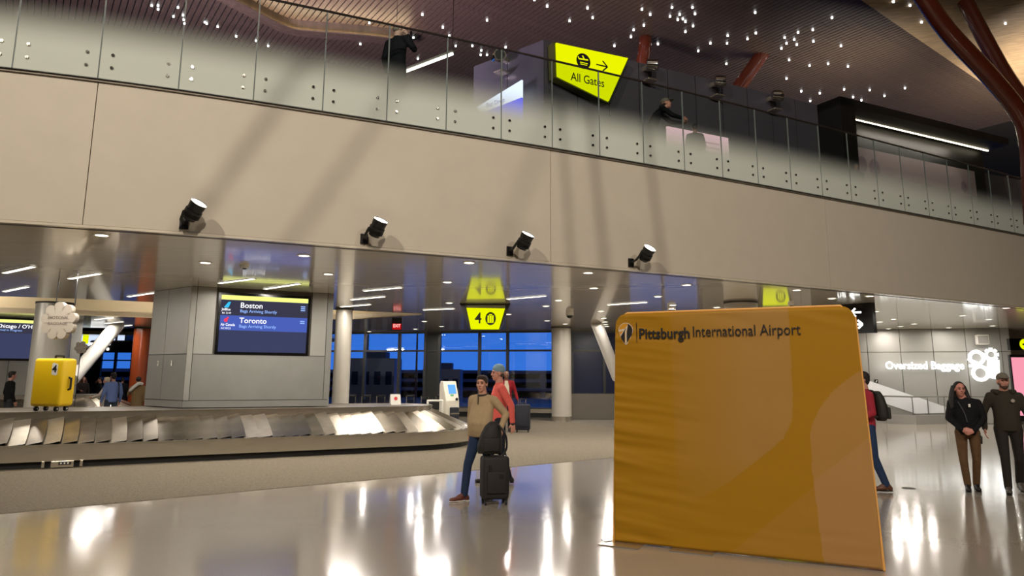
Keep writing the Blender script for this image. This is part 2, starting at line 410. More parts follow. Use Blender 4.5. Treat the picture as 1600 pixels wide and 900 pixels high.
# cove in the roof with a hidden light strip
cv = xy([onz(a, c, ZR-.45) for a, c in ((300, -25), (380, 15), (412, 32), (455, 50), (515, 56), (565, 60), (640, 68))])
cvs = smooth_path(cv, 6)
b = BM(); off = []; led = []; ledo = []
for i, p in enumerate(cvs):
    d = (cvs[min(i+1, len(cvs)-1)]-cvs[max(0, i-1)]).normalized(); nn = Vector((-d.y, d.x)); off.append(p+nn*.12); led.append(p-nn*.06); ledo.append(p-nn*.01)
strip(b, cvs, off, ZR-.45, ZR+.1); strip(b, [p-(o-p).normalized()*.32 for p, o in zip(cvs, off)], off, ZR-.5, ZR-.46)
cvo = thing('trim_cove', None, None, kind='structure'); obj('lip', b, M_wood, cvo)
b = BM(); strip(b, led, ledo, ZR-.40, ZR-.36); obj('light_strip', b, emis('cove_led', (255, 226, 180), 40), cvo)

# =================================================================== UPPER LEVEL
# wall box behind the balustrade
ZW = 9.75
wt = xy([onz(a, c, ZW) for a, c in ((740, 104), (850, 62), (1277, 164), (1600, 243))])
wA, wB, wC, wD = wt
up = thing('wall_upper', None, None, kind='structure')
def panel_wall(A, B, n, z0, z1, m, parent, gap=.02, th=.08, name='panel'):
    d = (B-A)/n; u = d.normalized(); rz = math.atan2(u.y, u.x); nn = Vector((-u.y, u.x))
    for i in range(n):
        c = A+d*(i+.5)+nn*th/2; b = BM(); box(b, (0, 0, 0), (d.length-gap, th, z1-z0)); o = obj(name, b, m, parent); o.location = (c.x, c.y, (z0+z1)/2); o.rotation_euler = (0, 0, rz)
    b = BM(); c = (A+B)/2+nn*(th+.05); box(b, (0, 0, 0), ((B-A).length, .1, z1-z0-.01)); o = obj('backing', b, M_gap, parent); o.location = (c.x, c.y, (z0+z1)/2); o.rotation_euler = (0, 0, rz)
panel_wall(wA, wB, 2, 6.05, ZW, M_dark, up)
panel_wall(wB, wC, 10, 6.05, ZW, M_dark, up, gap=.03)
# dark recess with LED line
ed = (wC-wB).normalized(); en = Vector((-ed.y, ed.x))
wC2 = xy([online(1535, 200, wB, wC)])[0]
b = BM(); c = (wC+wC2)/2; L_ = (wC2-wC).length
dk = thing('wall_dark_box', None, None, loc=(c.x, c.y, 6.05), rz=math.atan2(ed.y, ed.x), kind='structure')
b = BM(); box(b, (0, .6, (ZW-6.05)/2), (L_, 1.0, ZW-6.05)); obj('back_panel', b, M_black, dk)
b = BM(); box(b, (0, -.3, ZW-6.05-.12), (L_, 1.0, .24)); box(b, (-L_/2+.3, -.3, (ZW-6.05)/2), (.6, 1.0, ZW-6.05)); obj('surround', b, M_black, dk)
b = BM(); p0 = online(1305, 182, wB, wC); p1 = online(1538, 237, wB, wC)
cone(b, Vector((p0.x, p0.y, p0.z))-Vector((en.x, en.y, 0))*.12, Vector((p1.x, p1.y, p1.z))-Vector((en.x, en.y, 0))*.12, .028, .028, 8)
single('led_line_light', b, emis('led_line', (255, 240, 205), 5), 'long thin warm white light line on the dark upper wall box', 'light')
wE = wC2+ed*.05
panel_wall(wE+en*.4, wE+en*.4+(ed+en*-.02)*14, 6, 6.05, 8.9, M_dark, up, gap=.03)
# mural panel on the dark box
m0 = online(1310, 210, wB, wC); m1 = online(1515, 255, wB, wC)
mw = (Vector((m1.x, m1.y))-Vector((m0.x, m0.y))).length
mu = thing('mural_panel', 'grey violet mural panel with faint circles below the warm light line', 'panel', (m0.x-en.x*.1, m0.y-en.y*.1, 6.9), math.atan2(ed.y, ed.x))
M_mural = mat('mural', (176, 158, 160), .5); M_mur2 = mat('mural_ring', (146, 126, 134), .5)
lc_ = (p0+p1)/2; ml = area('led_lamp', (lc_.x-en.x*.25, lc_.y-en.y*.25, lc_.z-.1), (lc_.x-en.x*.1, lc_.y-en.y*.1, 6.2), 4.5, 45, WARM, .06); ml.rotation_euler = (0, 0, math.atan2(ed.y, ed.x))
b = BM(); box(b, (mw/2, 0, .85), (mw, .06, 1.75)); obj('board', b, M_mural, mu)
for (cx, cz, rr) in ((.35, 1.35, .22), (.8, 1.2, .26), (1.35, 1.15, .3), (.55, .75, .25), (1.2, .5, .2), (2.6, .5, .18), (mw-.7, 1.1, .2), (mw-.8, .6, .25)):
    b = BM()
    ring = [(cx+rr*math.cos(t*math.pi/12)*.8, cz+rr*math.sin(t*math.pi/12)) for t in range(24)]
    extrude_profile(b, ring, .004, Matrix.Translation((0, -.034, 0))); obj('disc', b, M_mur2, mu)

# glass balustrade
gs0 = s_at_px(155, 115)[0]; gp = (s_at_px(860, 234)[0]-gs0)/7
ZG0, ZG1 = ZT-.02, s_at_px(860, 97)[1]
M_glass = glass('balustrade_glass', (228, 236, 232), 1.5, 1.0, frit=(6.12, 6.86, (206, 212, 202)))
M_edge = mat('glass_edge', (120, 130, 128), .5)
bal = thing('glass_balustrade', 'curved glass balustrade with frosted lower half along the balcony edge', 'balustrade', (0, 0, 0))
k0 = -4; bolt = None
for k in range(k0, 34):
    s0 = gs0+gp*k; s1 = s0+gp
    if s0 < .2 or s1 > FS[-1]-.1: continue
    a, _ = fcurve(s0+.006, -.07); c, _ = fcurve(s1-.006, -.07); u = (c-a).normalized(); n_ = Vector((-u.y, u.x))
    b = BM()
    for o_ in (0, .016):
        q = [(a.x+n_.x*o_, a.y+n_.y*o_, ZG0), (c.x+n_.x*o_, c.y+n_.y*o_, ZG0), (c.x+n_.x*o_, c.y+n_.y*o_, ZG1), (a.x+n_.x*o_, a.y+n_.y*o_, ZG1)]
        if o_ == 0: b.faces.new([b.verts.new(v) for v in q])
    g = obj('glass_panel', b, M_glass, bal)
    b = BM(); t = n_*.008
    for e, sg in ((a, 1), (c, -1)):
        box(b, (e.x+t.x, e.y+t.y, (ZG0+ZG1)/2), (.008, .02, ZG1-ZG0), math.atan2(u.y, u.x))
    box(b, ((a.x+c.x)/2+t.x, (a.y+c.y)/2+t.y, ZG0-.004), ((c-a).length, .02, .008), math.atan2(u.y, u.x))
    obj('glass_edge', b, M_edge, g)
    for sx in (.15, .85):
        for hz in (.17, .36):
            p = a.lerp(c, sx)
            if bolt is None:
                b = BM(); cone(b, (0, -.02, 0), (0, .006, 0), .022, .026, 12); cone(b, (0, -.028, 0), (0, -.02, 0), .014, .014, 6); cone(b, (0, .0, 0), (0, .07, 0), .012, .012, 8)
                o = obj('standoff_bolt', b, mat('bolt_metal', (120, 118, 112), .15, metal=1), g, smooth=True); bolt = o
            else:
                o = bolt.copy(); col.objects.link(o); o.parent = g
            o.location = (p.x, p.y, ZG0+hz); o.rotation_euler = (0, 0, math.atan2(u.y, u.x))
n = 120; pts = []
for i in range(n+1):
    s = gs0+gp*k0+(FS[-1]-.2-gs0-gp*k0)*i/n
    if s > 0: p, _ = fcurve(s, -.062); pts.append((p.x, p.y, ZG1+.01))
b = BM(); tube(b, pts, .021, 8); obj('handrail', b, mat('rail_metal', (92, 84, 80), .3, metal=.8), bal, smooth=True)
b2 = fstrip('shoe_rail', gs0+gp*k0 if gs0+gp*k0 > 0 else 0, FS[-1], -.035, .0, ZT-.06, ZT-.015, mat('shoe', (118, 110, 98), .5, metal=.3), wf)

# fascia spotlights
def floodlight(px, py, tilt, roll, label):
    s, z = s_at_px(px, py); p, d = fcurve(s, -.34); rz = math.atan2(d.y, d.x)
    t = thing('spotlight', label, 'light', (p.x, p.y, z-.12), rz, 'black spotlights along the cream balcony fascia')
    M = Matrix.Translation((0, 0, .12)) @ Matrix.Rotation(roll, 4, 'Y') @ Matrix.Rotation(tilt, 4, 'X')
    b = BM(); cone(b, M @ Vector((0, 0, -.15)), M @ Vector((0, 0, -.04)), .085, .115, 20); cone(b, M @ Vector((0, 0, -.04)), M @ Vector((0, 0, .0)), .12, .12, 20); cone(b, M @ Vector((0, 0, 0)), M @ Vector((0, 0, .13)), .105, .118, 20, caps=False)
    for q in (-.10, -.08, -.06): cone(b, M @ Vector((0, 0, q)), M @ Vector((0, 0, q+.008)), .12, .12, 20)
    obj('body', b, M_black, t, smooth=True)
    b = BM(); cone(b, M @ Vector((0, 0, .10)), M @ Vector((0, 0, .118)), .11, .112, 20); obj('lens', b, M_led, t)
    b = BM(); tube(b, [(-.13, 0, .1), (-.16, .12, .0), (-.12, .33, -.02)], .022, 8); box(b, (-.12, .33, -.02), (.12, .03, .16)); obj('bracket', b, M_black, t, smooth=True)
    l = bpy.data.lights.new('fascia_spot', 'SPOT'); l.energy = 60; l.spot_size = R(70); l.spot_blend = .5; l.color = WARM; l.shadow_soft_size = .08
    lo = bpy.data.objects.new('fascia_spot', l); col.objects.link(lo); lo.parent = t; lo.matrix_local = M @ Matrix.Translation((0, 0, .14)) @ Matrix.Rotation(R(180), 4, 'X')
    return t
floodlight(303, 336, R(28), R(28), 'black spotlight above the left end of the arrivals screen, tilted most to the right')
floodlight(581, 361, R(30), R(16), 'black spotlight second along the fascia, left of the hanging yellow 4 sign')
floodlight(806, 381, R(32), R(14), 'black spotlight third along the fascia, just right of the hanging yellow 4 sign')
floodlight(993, 400, R(42), R(6), 'black spotlight last along the fascia, above the left edge of the yellow fabric banner')

# round projectors on the upper wall
def projector(px, py, A, B, label):
    p = online(px, py, A, B); u = (B-A).normalized(); n_ = Vector((-u.y, u.x)); rz = math.atan2(u.y, u.x)
    t = thing('wall_speaker', label, 'fixture', (p.x-n_.x*.3, p.y-n_.y*.3, p.z), rz, 'round fixtures on the upper grey wall')
    b = BM(); cone(b, (-.12, .05, .02), (.06, -.05, 0), .15, .17, 20); cone(b, (.06, -.05, 0), (.12, -.09, 0), .17, .155, 20); obj('housing', b, M_chrome, t, smooth=True)
    b = BM(); cone(b, (.10, -.075, 0), (.135, -.1, 0), .13, .125, 20); obj('grille', b, M_black, t)
    b = BM(); box(b, (0, .2, 0), (.12, .25, .12)); obj('bracket', b, M_steel, t)
    b = BM(); rbox(b, (0, .1, -.38), (.3, .3, .05), .02); obj('ledge', b, M_steel, t)
projector(1007, 109, wB, wC, 'round black-faced chrome fixture right of the yellow All Gates sign')
projector(1112, 134, wB, wC, 'round black-faced chrome fixture above the man in the cap, middle of the upper wall')
projector(1201, 156, wB, wC, 'round black-faced chrome fixture nearest the dark wall box')
projector(792, 95, wA, wB, 'round chrome fixture above the blue and white screen')

# All Gates sign
sA, sB = wB-en*.35, wC-en*.35
s0_ = online(868, 66, sA, sB)
gt = thing('gate_sign', 'large yellow trapezoid sign reading All Gates with plane symbol and arrow', 'sign', (s0_.x, s0_.y, s0_.z), math.atan2(ed.y, ed.x))
Mi = (Matrix.Translation(gt.location) @ Matrix.Rotation(gt.rotation_euler.z, 4, 'Z')).inverted()
def loc2(px, py, A, B, Mi):
    v = Mi @ online(px, py, A, B); return (v.x, v.z)
pl = [loc2(a, c, sA, sB, Mi) for a, c in ((869, 67), (981, 91), (951, 158), (871, 119))]
b = BM(); extrude_profile(b, pl, .05, Matrix.Translation((0, -.01, 0))); obj('face', b, M_yel, gt)
cx = sum(p[0] for p in pl)/4; cz = sum(p[1] for p in pl)/4
b = BM(); extrude_profile(b, [(cx+(p[0]-cx)*1.06, cz+(p[1]-cz)*1.06) for p in pl], .26, Matrix.Translation((0, .04, 0))); obj('case', b, mat('sign_case', (70, 74, 20), .4), gt)
def glyph(name, fn, m, parent, M):
    b = BM(); fn(b); b.transform(M); return obj(name, b, m, parent)
def disc_xz(b, cx, cz, rx, rz_, y=0, n=28, d=.004): extrude_profile(b, [(cx+rx*math.cos(t*2*math.pi/n), cz+rz_*math.sin(t*2*math.pi/n)) for t in range(n)], d, Matrix.Translation((0, y, 0)))
def bar_xz(b, p, q, w_, y=0, d=.004):
    p = Vector(p); q = Vector(q); n_ = (q-p).normalized(); n_ = Vector((-n_.y, n_.x))*w_/2
    extrude_profile(b, [p+n_, q+n_, q-n_, p-n_], d, Matrix.Translation((0, y, 0)))
ci = loc2(911, 96, sA, sB, Mi); ar = loc2(931, 101, sA, sB, Mi); ar2 = loc2(948, 104, sA, sB, Mi)
b = BM(); disc_xz(b, ci[0], ci[1], .2, .2, -.02); obj('plane_disc', b, M_black, gt)
b = BM(); cx, cz = ci
bar_xz(b, (cx-.13, cz+.035), (cx+.13, cz+.055), .035, -.025); bar_xz(b, (cx+.03, cz+.04), (cx-.03, cz+.14), .03, -.025); bar_xz(b, (cx-.13, cz+.035), (cx-.155, cz+.09), .022, -.025); bar_xz(b, (cx-.1, cz-.045), (cx+.12, cz-.045), .02, -.025); bar_xz(b, (cx-.09, cz-.09), (cx+.1, cz-.09), .018, -.025)
obj('plane_mark', b, M_yel, gt)
b = BM(); ax, az = ar; bx = ar2[0]
bar_xz(b, (ax, az), (bx, az), .035, -.02); bar_xz(b, (bx-.13, az+.13), (bx+.01, az), .035, -.02); bar_xz(b, (bx-.13, az-.13), (bx+.01, az), .035, -.02); obj('arrow', b, M_black, gt)
tl = loc2(891, 120, sA, sB, Mi); tr = loc2(950, 132, sA, sB, Mi)
text('lettering', 'All Gates', .30, M_black, gt, tl[0], tl[1]-.0, -.02, bold=.002, sx=.86)

# blue and white bag drop screen, pink screen, hanging linear light
def screen_panel(name, quad, A, B, label, cat, mats, fn=None):
    Pq = [online(a, c, A, B) for a, c in quad]; o0 = Pq[3]
    u = (Vector(B)-Vector(A)).normalized(); rz = math.atan2(u.y, u.x)
    t = thing(name, label, cat, (o0.x, o0.y, o0.z), rz); Mi = (Matrix.Translation(t.location) @ Matrix.Rotation(rz, 4, 'Z')).inverted()
    L2 = [(Mi @ p) for p in Pq]; xs = [p.x for p in L2]; zs = [p.z for p in L2]
    return t, Mi, (min(xs), max(xs), min(zs), max(zs))
bA, bB = wA-Vector((.2, .3)), wB-Vector((.2, .3))
ua = (wB-wA).normalized(); bA = wA+Vector((ua.y, -ua.x))*.3; bB = wB+Vector((ua.y, -ua.x))*.3
t, Mi, (x0, x1, z0, z1) = screen_panel('bag_drop_screen', ((745, 143), (815, 129), (815, 163), (760, 163)), bA, bB, 'lit white and blue counter screen reading Bag Drop behind the balcony glass', 'screen', None)
b = BM(); extrude_profile(b, [(x0, z1-.42), (x1, z1-.1), (x1, z1-.55), (x0+.2, z1-.62)], .05, Matrix.Identity(4)); obj('white_field', b, emis('screen_white', (225, 232, 255), 1.6), t)
b = BM(); extrude_profile(b, [(x0+.2, z1-.62), (x1, z1-.55), (x1, z1-1.5), (x0+.2, z1-1.5)], .05, Matrix.Identity(4)); obj('blue_field', b, emis('screen_blue', (40, 60, 255), 1.4), t)
text('lettering', 'Bag Drop', .16, emis('blue_letter', (40, 60, 220), .8), t, x0+.35, z1-.47, -.01)
pA, pB = wB-en*1.6, wC-en*1.6
p0 = online(1043, 197, pA, pB); p1 = online(1138, 212, pA, pB); pw_ = (Vector((p1.x, p1.y))-Vector((p0.x, p0.y))).length
t = thing('pink_screen', 'glowing pale pink counter screen between the seated man and the glass', 'screen', (p0.x, p0.y, 6.05), math.atan2(ed.y, ed.x))
hz = p0.z-6.05
b = BM(); box(b, (pw_/2, .03, hz-.35), (pw_, .05, .7)); obj('display', b, emis('pink', (246, 196, 206), .95), t)
b = BM(); box(b, (pw_/2, .1, hz-.35), (pw_+.04, .08, .74)); box(b, (pw_/2, .1, (hz-.7)/2), (.2, .1, hz-.7)); obj('frame', b, M_black, t)
b = BM()
for r_ in range(3): box(b, (pw_*.66, -.005, hz-.22-.12*r_), (pw_*.36, .006, .035))
obj('lettering', b, emis('pink2', (226, 160, 180), .7), t)
l0 = aty(617, 118, 15.5); l1 = aty(707, 84, 14.2)
t = thing('linear_light', 'bright white linear light hanging behind the balcony glass', 'light', tuple(l0))
b = BM(); cone(b, l0, l1, .045, .045, 4); b.transform(Matrix.Translation((0, 0, .05))); obj('housing', b, M_grey, t, world=True)
b = BM(); cone(b, l0, l1, .032, .032, 8); obj('diffuser', b, M_led2, t, world=True)
b = BM(); cone(b, l0+Vector((0, 0, .06)), Vector((l0.x, l0.y, ZR)), .006, .006, 5); cone(b, l1+Vector((0, 0, .06)), Vector((l1.x, l1.y, ZR)), .006, .006, 5); obj('cable', b, M_black, t, world=True)

# star lights in the roof
stars = [(855,10),(918,13),(926,28),(890,33),(1016,23),(1062,23),(1067,30),(1071,34),(1086,22),(1083,41),(1071,50),(990,47),(986,58),(1028,69),(1137,56),(1136,68),(1168,61),(1181,52),(1091,80),(1135,100),(1229,68),(1226,59),(1241,62),(1245,70),(1221,76),(1270,47),(1271,65),(1314,72),(1325,104),(1294,100),(1265,103),(1233,94),(1229,123),(1252,143),(1266,158),(1281,146),(1319,140),(1333,152),(1359,141),(1382,150),(1346,157),(1355,167),(1344,167),(1414,138),(1003,15),(1006,40),(1050,12),(1082,12),(1047,26),(1059,31),(660,23),(692,43),(702,56),(646,59),(653,92),(712,72),(752,79),(751,86),(738,72),(761,86),(790,74),(761,32),(577,36),(427,26),(563,69),(419,72),(400,64),(369,57),(340,42),(323,37),(320,35),(286,24),(287,31),(271,26),(247,9),(247,15),(278,12),(1247,51),(1110,68),(1396,3),(1422,9),(1450,26),(1440,35),(1468,53),(1531,58),(1571,37),(1300,28),(1180,20),(960,72),(835,0),(237,9),(288,37)]
starm = None; SM = emis('star', (250, 252, 255), 7)
n2v = Vector((n2.x, n2.y))
for (a, c) in stars:
    p = onz(a, c, ZR-.02); z = ZR-.02
    sd_ = (Vector((p.x, p.y))-RA).dot(n2v)
    if sd_ > 0:      # on the folded plane
        slope = 7/30
        d = ray(a, c)
        # z = ZR + slope*((CAM+d t)-RA).n2
        k_ = slope*(d.x*n2v.x+d.y*n2v.y); t_ = (ZR-.03-EYE+slope*((-RA.x)*n2v.x+(-RA.y)*n2v.y))/(d.z-k_); p = CAM+d*t_; z = p.z
    if starm is None:
        b = BM(); cone(b, (0, 0, -.02), (0, 0, .03), .032, .032, 10); starm = obj('star_light', b, SM); o = starm
    else:
        o = starm.copy(); col.objects.link(o)
    o.location = (p.x, p.y, z)
    tag(o, 'tiny round white light point scattered in the dark wooden roof', 'light', 'star lights in the wooden roof')

# mahogany tree tubes
def tubes(name, runs, label, m=M_tube, cat='column'):
    base = runs[0][0][0]; t = thing(name, label, cat, (base[0], base[1], base[2]))
    for i, (pts, r) in enumerate(runs):
        b = BM(); tube(b, smooth3(pts), r, 16); obj('trunk' if i == 0 else 'branch', b, m, t, world=True, smooth=True)
    return t
def smooth3(P, n=5):
    P = [Vector(p) for p in P]; out = []
    for i in range(len(P)-1):
        p0 = P[max(i-1, 0)]; p1 = P[i]; p2 = P[i+1]; p3 = P[min(i+2, len(P)-1)]
        for k in range(n):
            t = k/n; out.append(.5*((2*p1)+(-p0+p2)*t+(2*p0-5*p1+4*p2-p3)*t*t+(-p0+3*p1-3*p2+p3)*t**3))
    return out+[P[-1]]
ba = aty(1612, 330, 20.6); ba.z = 6.05
tubes('tree_column', [([ba, aty(1612, 300, 20.6), aty(1606, 215, 20.4), aty(1588, 170, 20.2), aty(1540, 112, 19.8), aty(1480, 48, 19.4), aty(1432, -20, 19)], .25),
                      ([aty(1606, 215, 20.4), aty(1600, 165, 20.6), aty(1563, 105, 21), aty(1512, 10, 21.4), aty(1500, -20, 21.6)], .23)],
      'dark mahogany branching tree column rising to the wooden roof at the balcony end')
q0 = aty(1148, 145, 24); q1 = aty(1181, 99, 24.5)
tubes('roof_strut', [([q0-(q1-q0)*1.2, q0, q1, q1+(q1-q0)*.8], .24)], 'slanted mahogany strut behind the upper wall above the middle round fixture')
q0 = aty(1004, 130, 23); q1 = aty(1007, 78, 23)
tubes('roof_strut', [([(q0.x, q0.y, 6.05), q0, q1, (q1.x+.1, q1.y+.3, ZR)], .22)], 'short upright mahogany strut behind the wall right of the All Gates sign')

# =================================================================== LOWER LEVEL: box column, screen
u = Vector((.871, .491)).normalized(); n_ = Vector((-u.y, u.x))
cA = Vector(onz(300, 447, ZC)[:2]); cB = Vector(onz(522, 459, ZC)[:2]); cL = Vector(onz(241, 455.5, ZC)[:2])
fu = (cB-cA).normalized(); fn_ = Vector((-fu.y, fu.x)); cR = cB+fn_*1.7; ZD = .97
bxc = thing('wall_column_box', None, None, kind='structure')
b = BM(); ins = lambda p, q: p.lerp(q, .015)
cc = (cA+cR)/2; prism(b, [ins(p, cc) for p in (cA, cB, cR, cL)], ZD, ZC); obj('core', b, M_gap, bxc)
def wpanel(A, B, f0, f1, z0, z1, m, parent, th=.03, g=.008, name='panel'):
    u_ = (B-A); L = u_.length; u_ = u_.normalized(); nn = Vector((-u_.y, u_.x)); a = A+u_*(L*f0+g); c = A+u_*(L*f1-g)
    b = BM(); mid = (a+c)/2+nn*th/2; box(b, (0, 0, 0), ((c-a).length, th, z1-z0-2*g)); o = obj(name, b, m, parent); o.location = (mid.x, mid.y, (z0+z1)/2); o.rotation_euler = (0, 0, math.atan2(u_.y, u_.x)); return o
zr = online(300, 553, cA, cB).z; zk = online(300, 626, cA, cB).z
fxl, fxr = .035, .99
s_l = (online(339, 500, cA, cB)-Vector((cA.x, cA.y, 0))).xy.dot(fu)/(cB-cA).length; s_r = (online(484, 500, cA, cB)-Vector((cA.x, cA.y, 0))).xy.dot(fu)/(cB-cA).length
for f0, f1, z0, z1, m in ((0, .04, zk, ZC, M_grey), (.04, s_l-.012, zr, ZC, M_grey), (s_r+.012, .955, zr, ZC, M_grey), (.955, 1, zk, ZC, M_grey2), (.04, .955, zk, zr, M_grey2), (.0, 1, ZD, zk, M_grey2)):
    wpanel(cA, cB, f0, f1, z0, z1, m, bxc)
for f0, f1 in ((0, .42), (.42, 1)):
    wpanel(cL, cA, f0, f1, zr, ZC, M_grey, bxc); wpanel(cL, cA, f0, f1, zk, zr, M_grey2, bxc)
wpanel(cL, cA, 0, 1, ZD, zk, M_grey2, bxc)
wpanel(cB, cR, 0, 1, ZD, ZC, M_grey, bxc)
for f in (.3, .66):
    p = cL.lerp(cA, f); t = thing('wall_switch', 'small pale keyed switch on the left face of the arrivals column', 'switch', (p.x, p.y, zr-.2), line_rz(cL, cA), 'keyed switches on the column')
    b = BM(); rbox(b, (0, -.012, 0), (.05, .02, .12), .008); obj('plate', b, M_white, t); b = BM(); cone(b, (0, -.02, .01), (0, -.03, .01), .01, .01, 10); obj('key', b, M_black, t)

# arrivals screen
M_scr = emis('screen_dark', (64, 68, 100), .95); M_scr2 = emis('screen_row', (78, 100, 190), .95); M_scr1 = emis('screen_top_row', (60, 60, 78), .95); M_bar = emis('screen_bar', (236, 240, 130), 1.25)
M_tw = emis('screen_letter', (250, 250, 255), 1.3); M_tb = emis('screen_letter_blue', (150, 185, 255), 1.1)
M_lblue = emis('tail_blue', (60, 190, 240), 1.1); M_lred = emis('leaf_red', (240, 60, 90), 1.1)
def arrivals(p, rz, w_, h_, label, rows):
    t = thing('arrivals_screen', label, 'screen', (p[0], p[1], p[2]), rz)
    b = BM(); box(b, (w_/2, .03, h_/2), (w_, .06, h_)); obj('bezel', b, M_blackg, t)
    e = .03*w_; x0, x1 = e, w_-e; zt = h_-e; zb = e
    b = BM(); box(b, ((x0+x1)/2, -.004, (zb+zt)/2), (x1-x0, .008, zt-zb)); obj('display', b, M_scr, t)
    H = zt-zb
    b = BM(); box(b, ((x0+x1)/2, -.009, zt-H*.04), (x1-x0, .004, H*.08)); obj('header_bar', b, M_bar, t)
    for i, (city, sub, air, fl, kind) in enumerate(rows):
        z = zt-H*(.08+.14+.27*i)
        b = BM(); box(b, ((x0+x1)/2, -.009, z), (x1-x0, .003, H*.262)); obj('row', b, M_scr1 if i % 2 == 0 else M_scr2, t)
        text('lettering', city, H*.135, M_tw, t, x0+w_*.2, z+H*.045, -.014, bold=.002)
        text('lettering', sub, H*.075, M_tb, t, x0+w_*.2, z-H*.055, -.014, bold=.001)
        text('lettering', air, H*.065, M_tw, t, x0+w_*.01, z-H*.035, -.014, bold=.001, sx=.8)
        text('lettering', fl, H*.045, M_tw, t, x0+w_*.015, z-H*.1, -.014)
        b = BM()
        if kind == 'tail': extrude_profile(b, [(x0+w_*.03, z+H*.0), (x0+w_*.075, z+H*.1), (x0+w_*.1, z+H*.1), (x0+w_*.08, z+H*.0)], .003, Matrix.Translation((0, -.014, 0))); obj('airline_mark', b, M_lblue, t)
        elif kind == 'leaf': disc_xz(b, x0+w_*.06, z+H*.045, w_*.02, H*.035, -.014); bar_xz(b, (x0+w_*.065, z+H*.06), (x0+w_*.085, z+H*.1), H*.03, -.014); obj('airline_mark', b, M_lred, t)
        b = BM()
        for q in range(3 if i == 0 else 2): box(b, (x1-w_*.055, -.013, z+H*(.07-.035*q)), (w_*.05, .003, H*.018))
        obj('bag_mark', b, M_tb, t)
    return t
pL = cA+fu*(s_l*(cB-cA).length)-fn_*.01; sh = online(340, 455.5, cA, cB).z-online(336, 553, cA, cB).z; sw = (s_r-s_l)*(cB-cA).length
arrivals((pL.x, pL.y, zr), math.atan2(fu.y, fu.x), sw, sh, 'large arrivals screen listing Boston and Toronto on the grey column', [('Boston', 'Bags Arriving Shortly', 'JetBlue', 'B6 2149', 'tail'), ('Toronto', 'Bags Arriving Shortly', 'Air Canada', 'AC 8123', 'leaf')])

# second box with its screen on the far left
dA = Vector(onz(-140, 488, ZC)[:2]); dB = Vector(onz(98, 498.5, ZC)[:2]); du = (dB-dA).normalized(); dn = Vector((-du.y, du.x)); dC = Vector(onz(131, 500, ZC)[:2])
bx2 = thing('wall_far_column_box', None, None, kind='structure')
b = BM(); prism(b, [dA+dn*.05, dB+dn*.05-du*.03, dC+Vector((-.05, .05)), dA+dn*2], ZD, ZC); obj('core', b, M_gap, bx2)
z565 = online(50, 564, dA, dB).z
for f0, f1 in ((0, .33), (.33, .66), (.66, 1)): wpanel(dA, dB, f0, f1, ZD, z565, M_grey2, bx2)
wpanel(dA, dB, 0, 1, z565, ZC, M_grey, bx2); wpanel(dB, dC, 0, .5, ZD, ZC, M_grey, bx2); wpanel(dB, dC, .5, 1, ZD, ZC, M_grey, bx2)
sR2 = (online(93, 530, dA, dB).xy-dA).dot(du); zt2 = online(50, 497.5, dA, dB).z
p = dA+du*(sR2-2.5)-dn*.02
arrivals((p.x, p.y, z565), math.atan2(du.y, du.x), 2.5, zt2-z565, 'arrivals screen listing Chicago flight behind the left round column', [('Chicago / O\'Hare', 'Arrival in Progress', 'United Airlines', 'UA 456', '')])

# round columns
def column(px0, px1, y, label, m=M_col, base=True, z0=0, z1=None, cap=True):
    z1 = ZC if z1 is None else z1; a = aty(px0, 585, y); c = aty(px1, 585, y); r = (c.x-a.x)/2; cx = (a.x+c.x)/2
    t = thing('round_column', label, 'column', (cx, y+r*.2, z0))
    b = BM(); cone(b, (0, 0, 0), (0, 0, z1-z0), r, r, 40); obj('shaft', b, m, t, smooth=True)
    if base:
        b = BM(); cone(b, (0, 0, 0), (0, 0, .18), r+.02, r+.02, 40); obj('base_ring', b, M_steel, t, smooth=True)
    if cap:
        b = BM(); cone(b, (0, 0, z1-z0-.05), (0, 0, z1-z0), r+.015, r+.015, 40); obj('cap_ring', b, M_gap, t, smooth=True)
    return t
column(44, 97, 20.6, 'thick grey round column behind the yellow suitcase and cloud sign')
column(520, 546, 22.0, 'pale grey round column just right of the arrivals column')
column(862, 893, 29.8, 'grey round column in front of the dusk windows')
column(1139, 1190, 19.4, 'grey round column whose top shows above the yellow banner')
column(203, 231, 31.5, 'round burnt-orange column beyond the far carousel', m=M_tube2)
# white diagonal braces
def brace(p, q, r, label):
    b = BM(); cone(b, p, q, r, r, 20); return single('diagonal_brace', b, M_white, label, 'brace', smooth=True)
brace(aty(112, 592, 27), onz(184, 507, ZC), .26, 'white diagonal brace left of the orange column')
brace(aty(965, 590, 29), onz(932, 505, ZC), .22, 'white diagonal brace beside the left edge of the yellow banner')

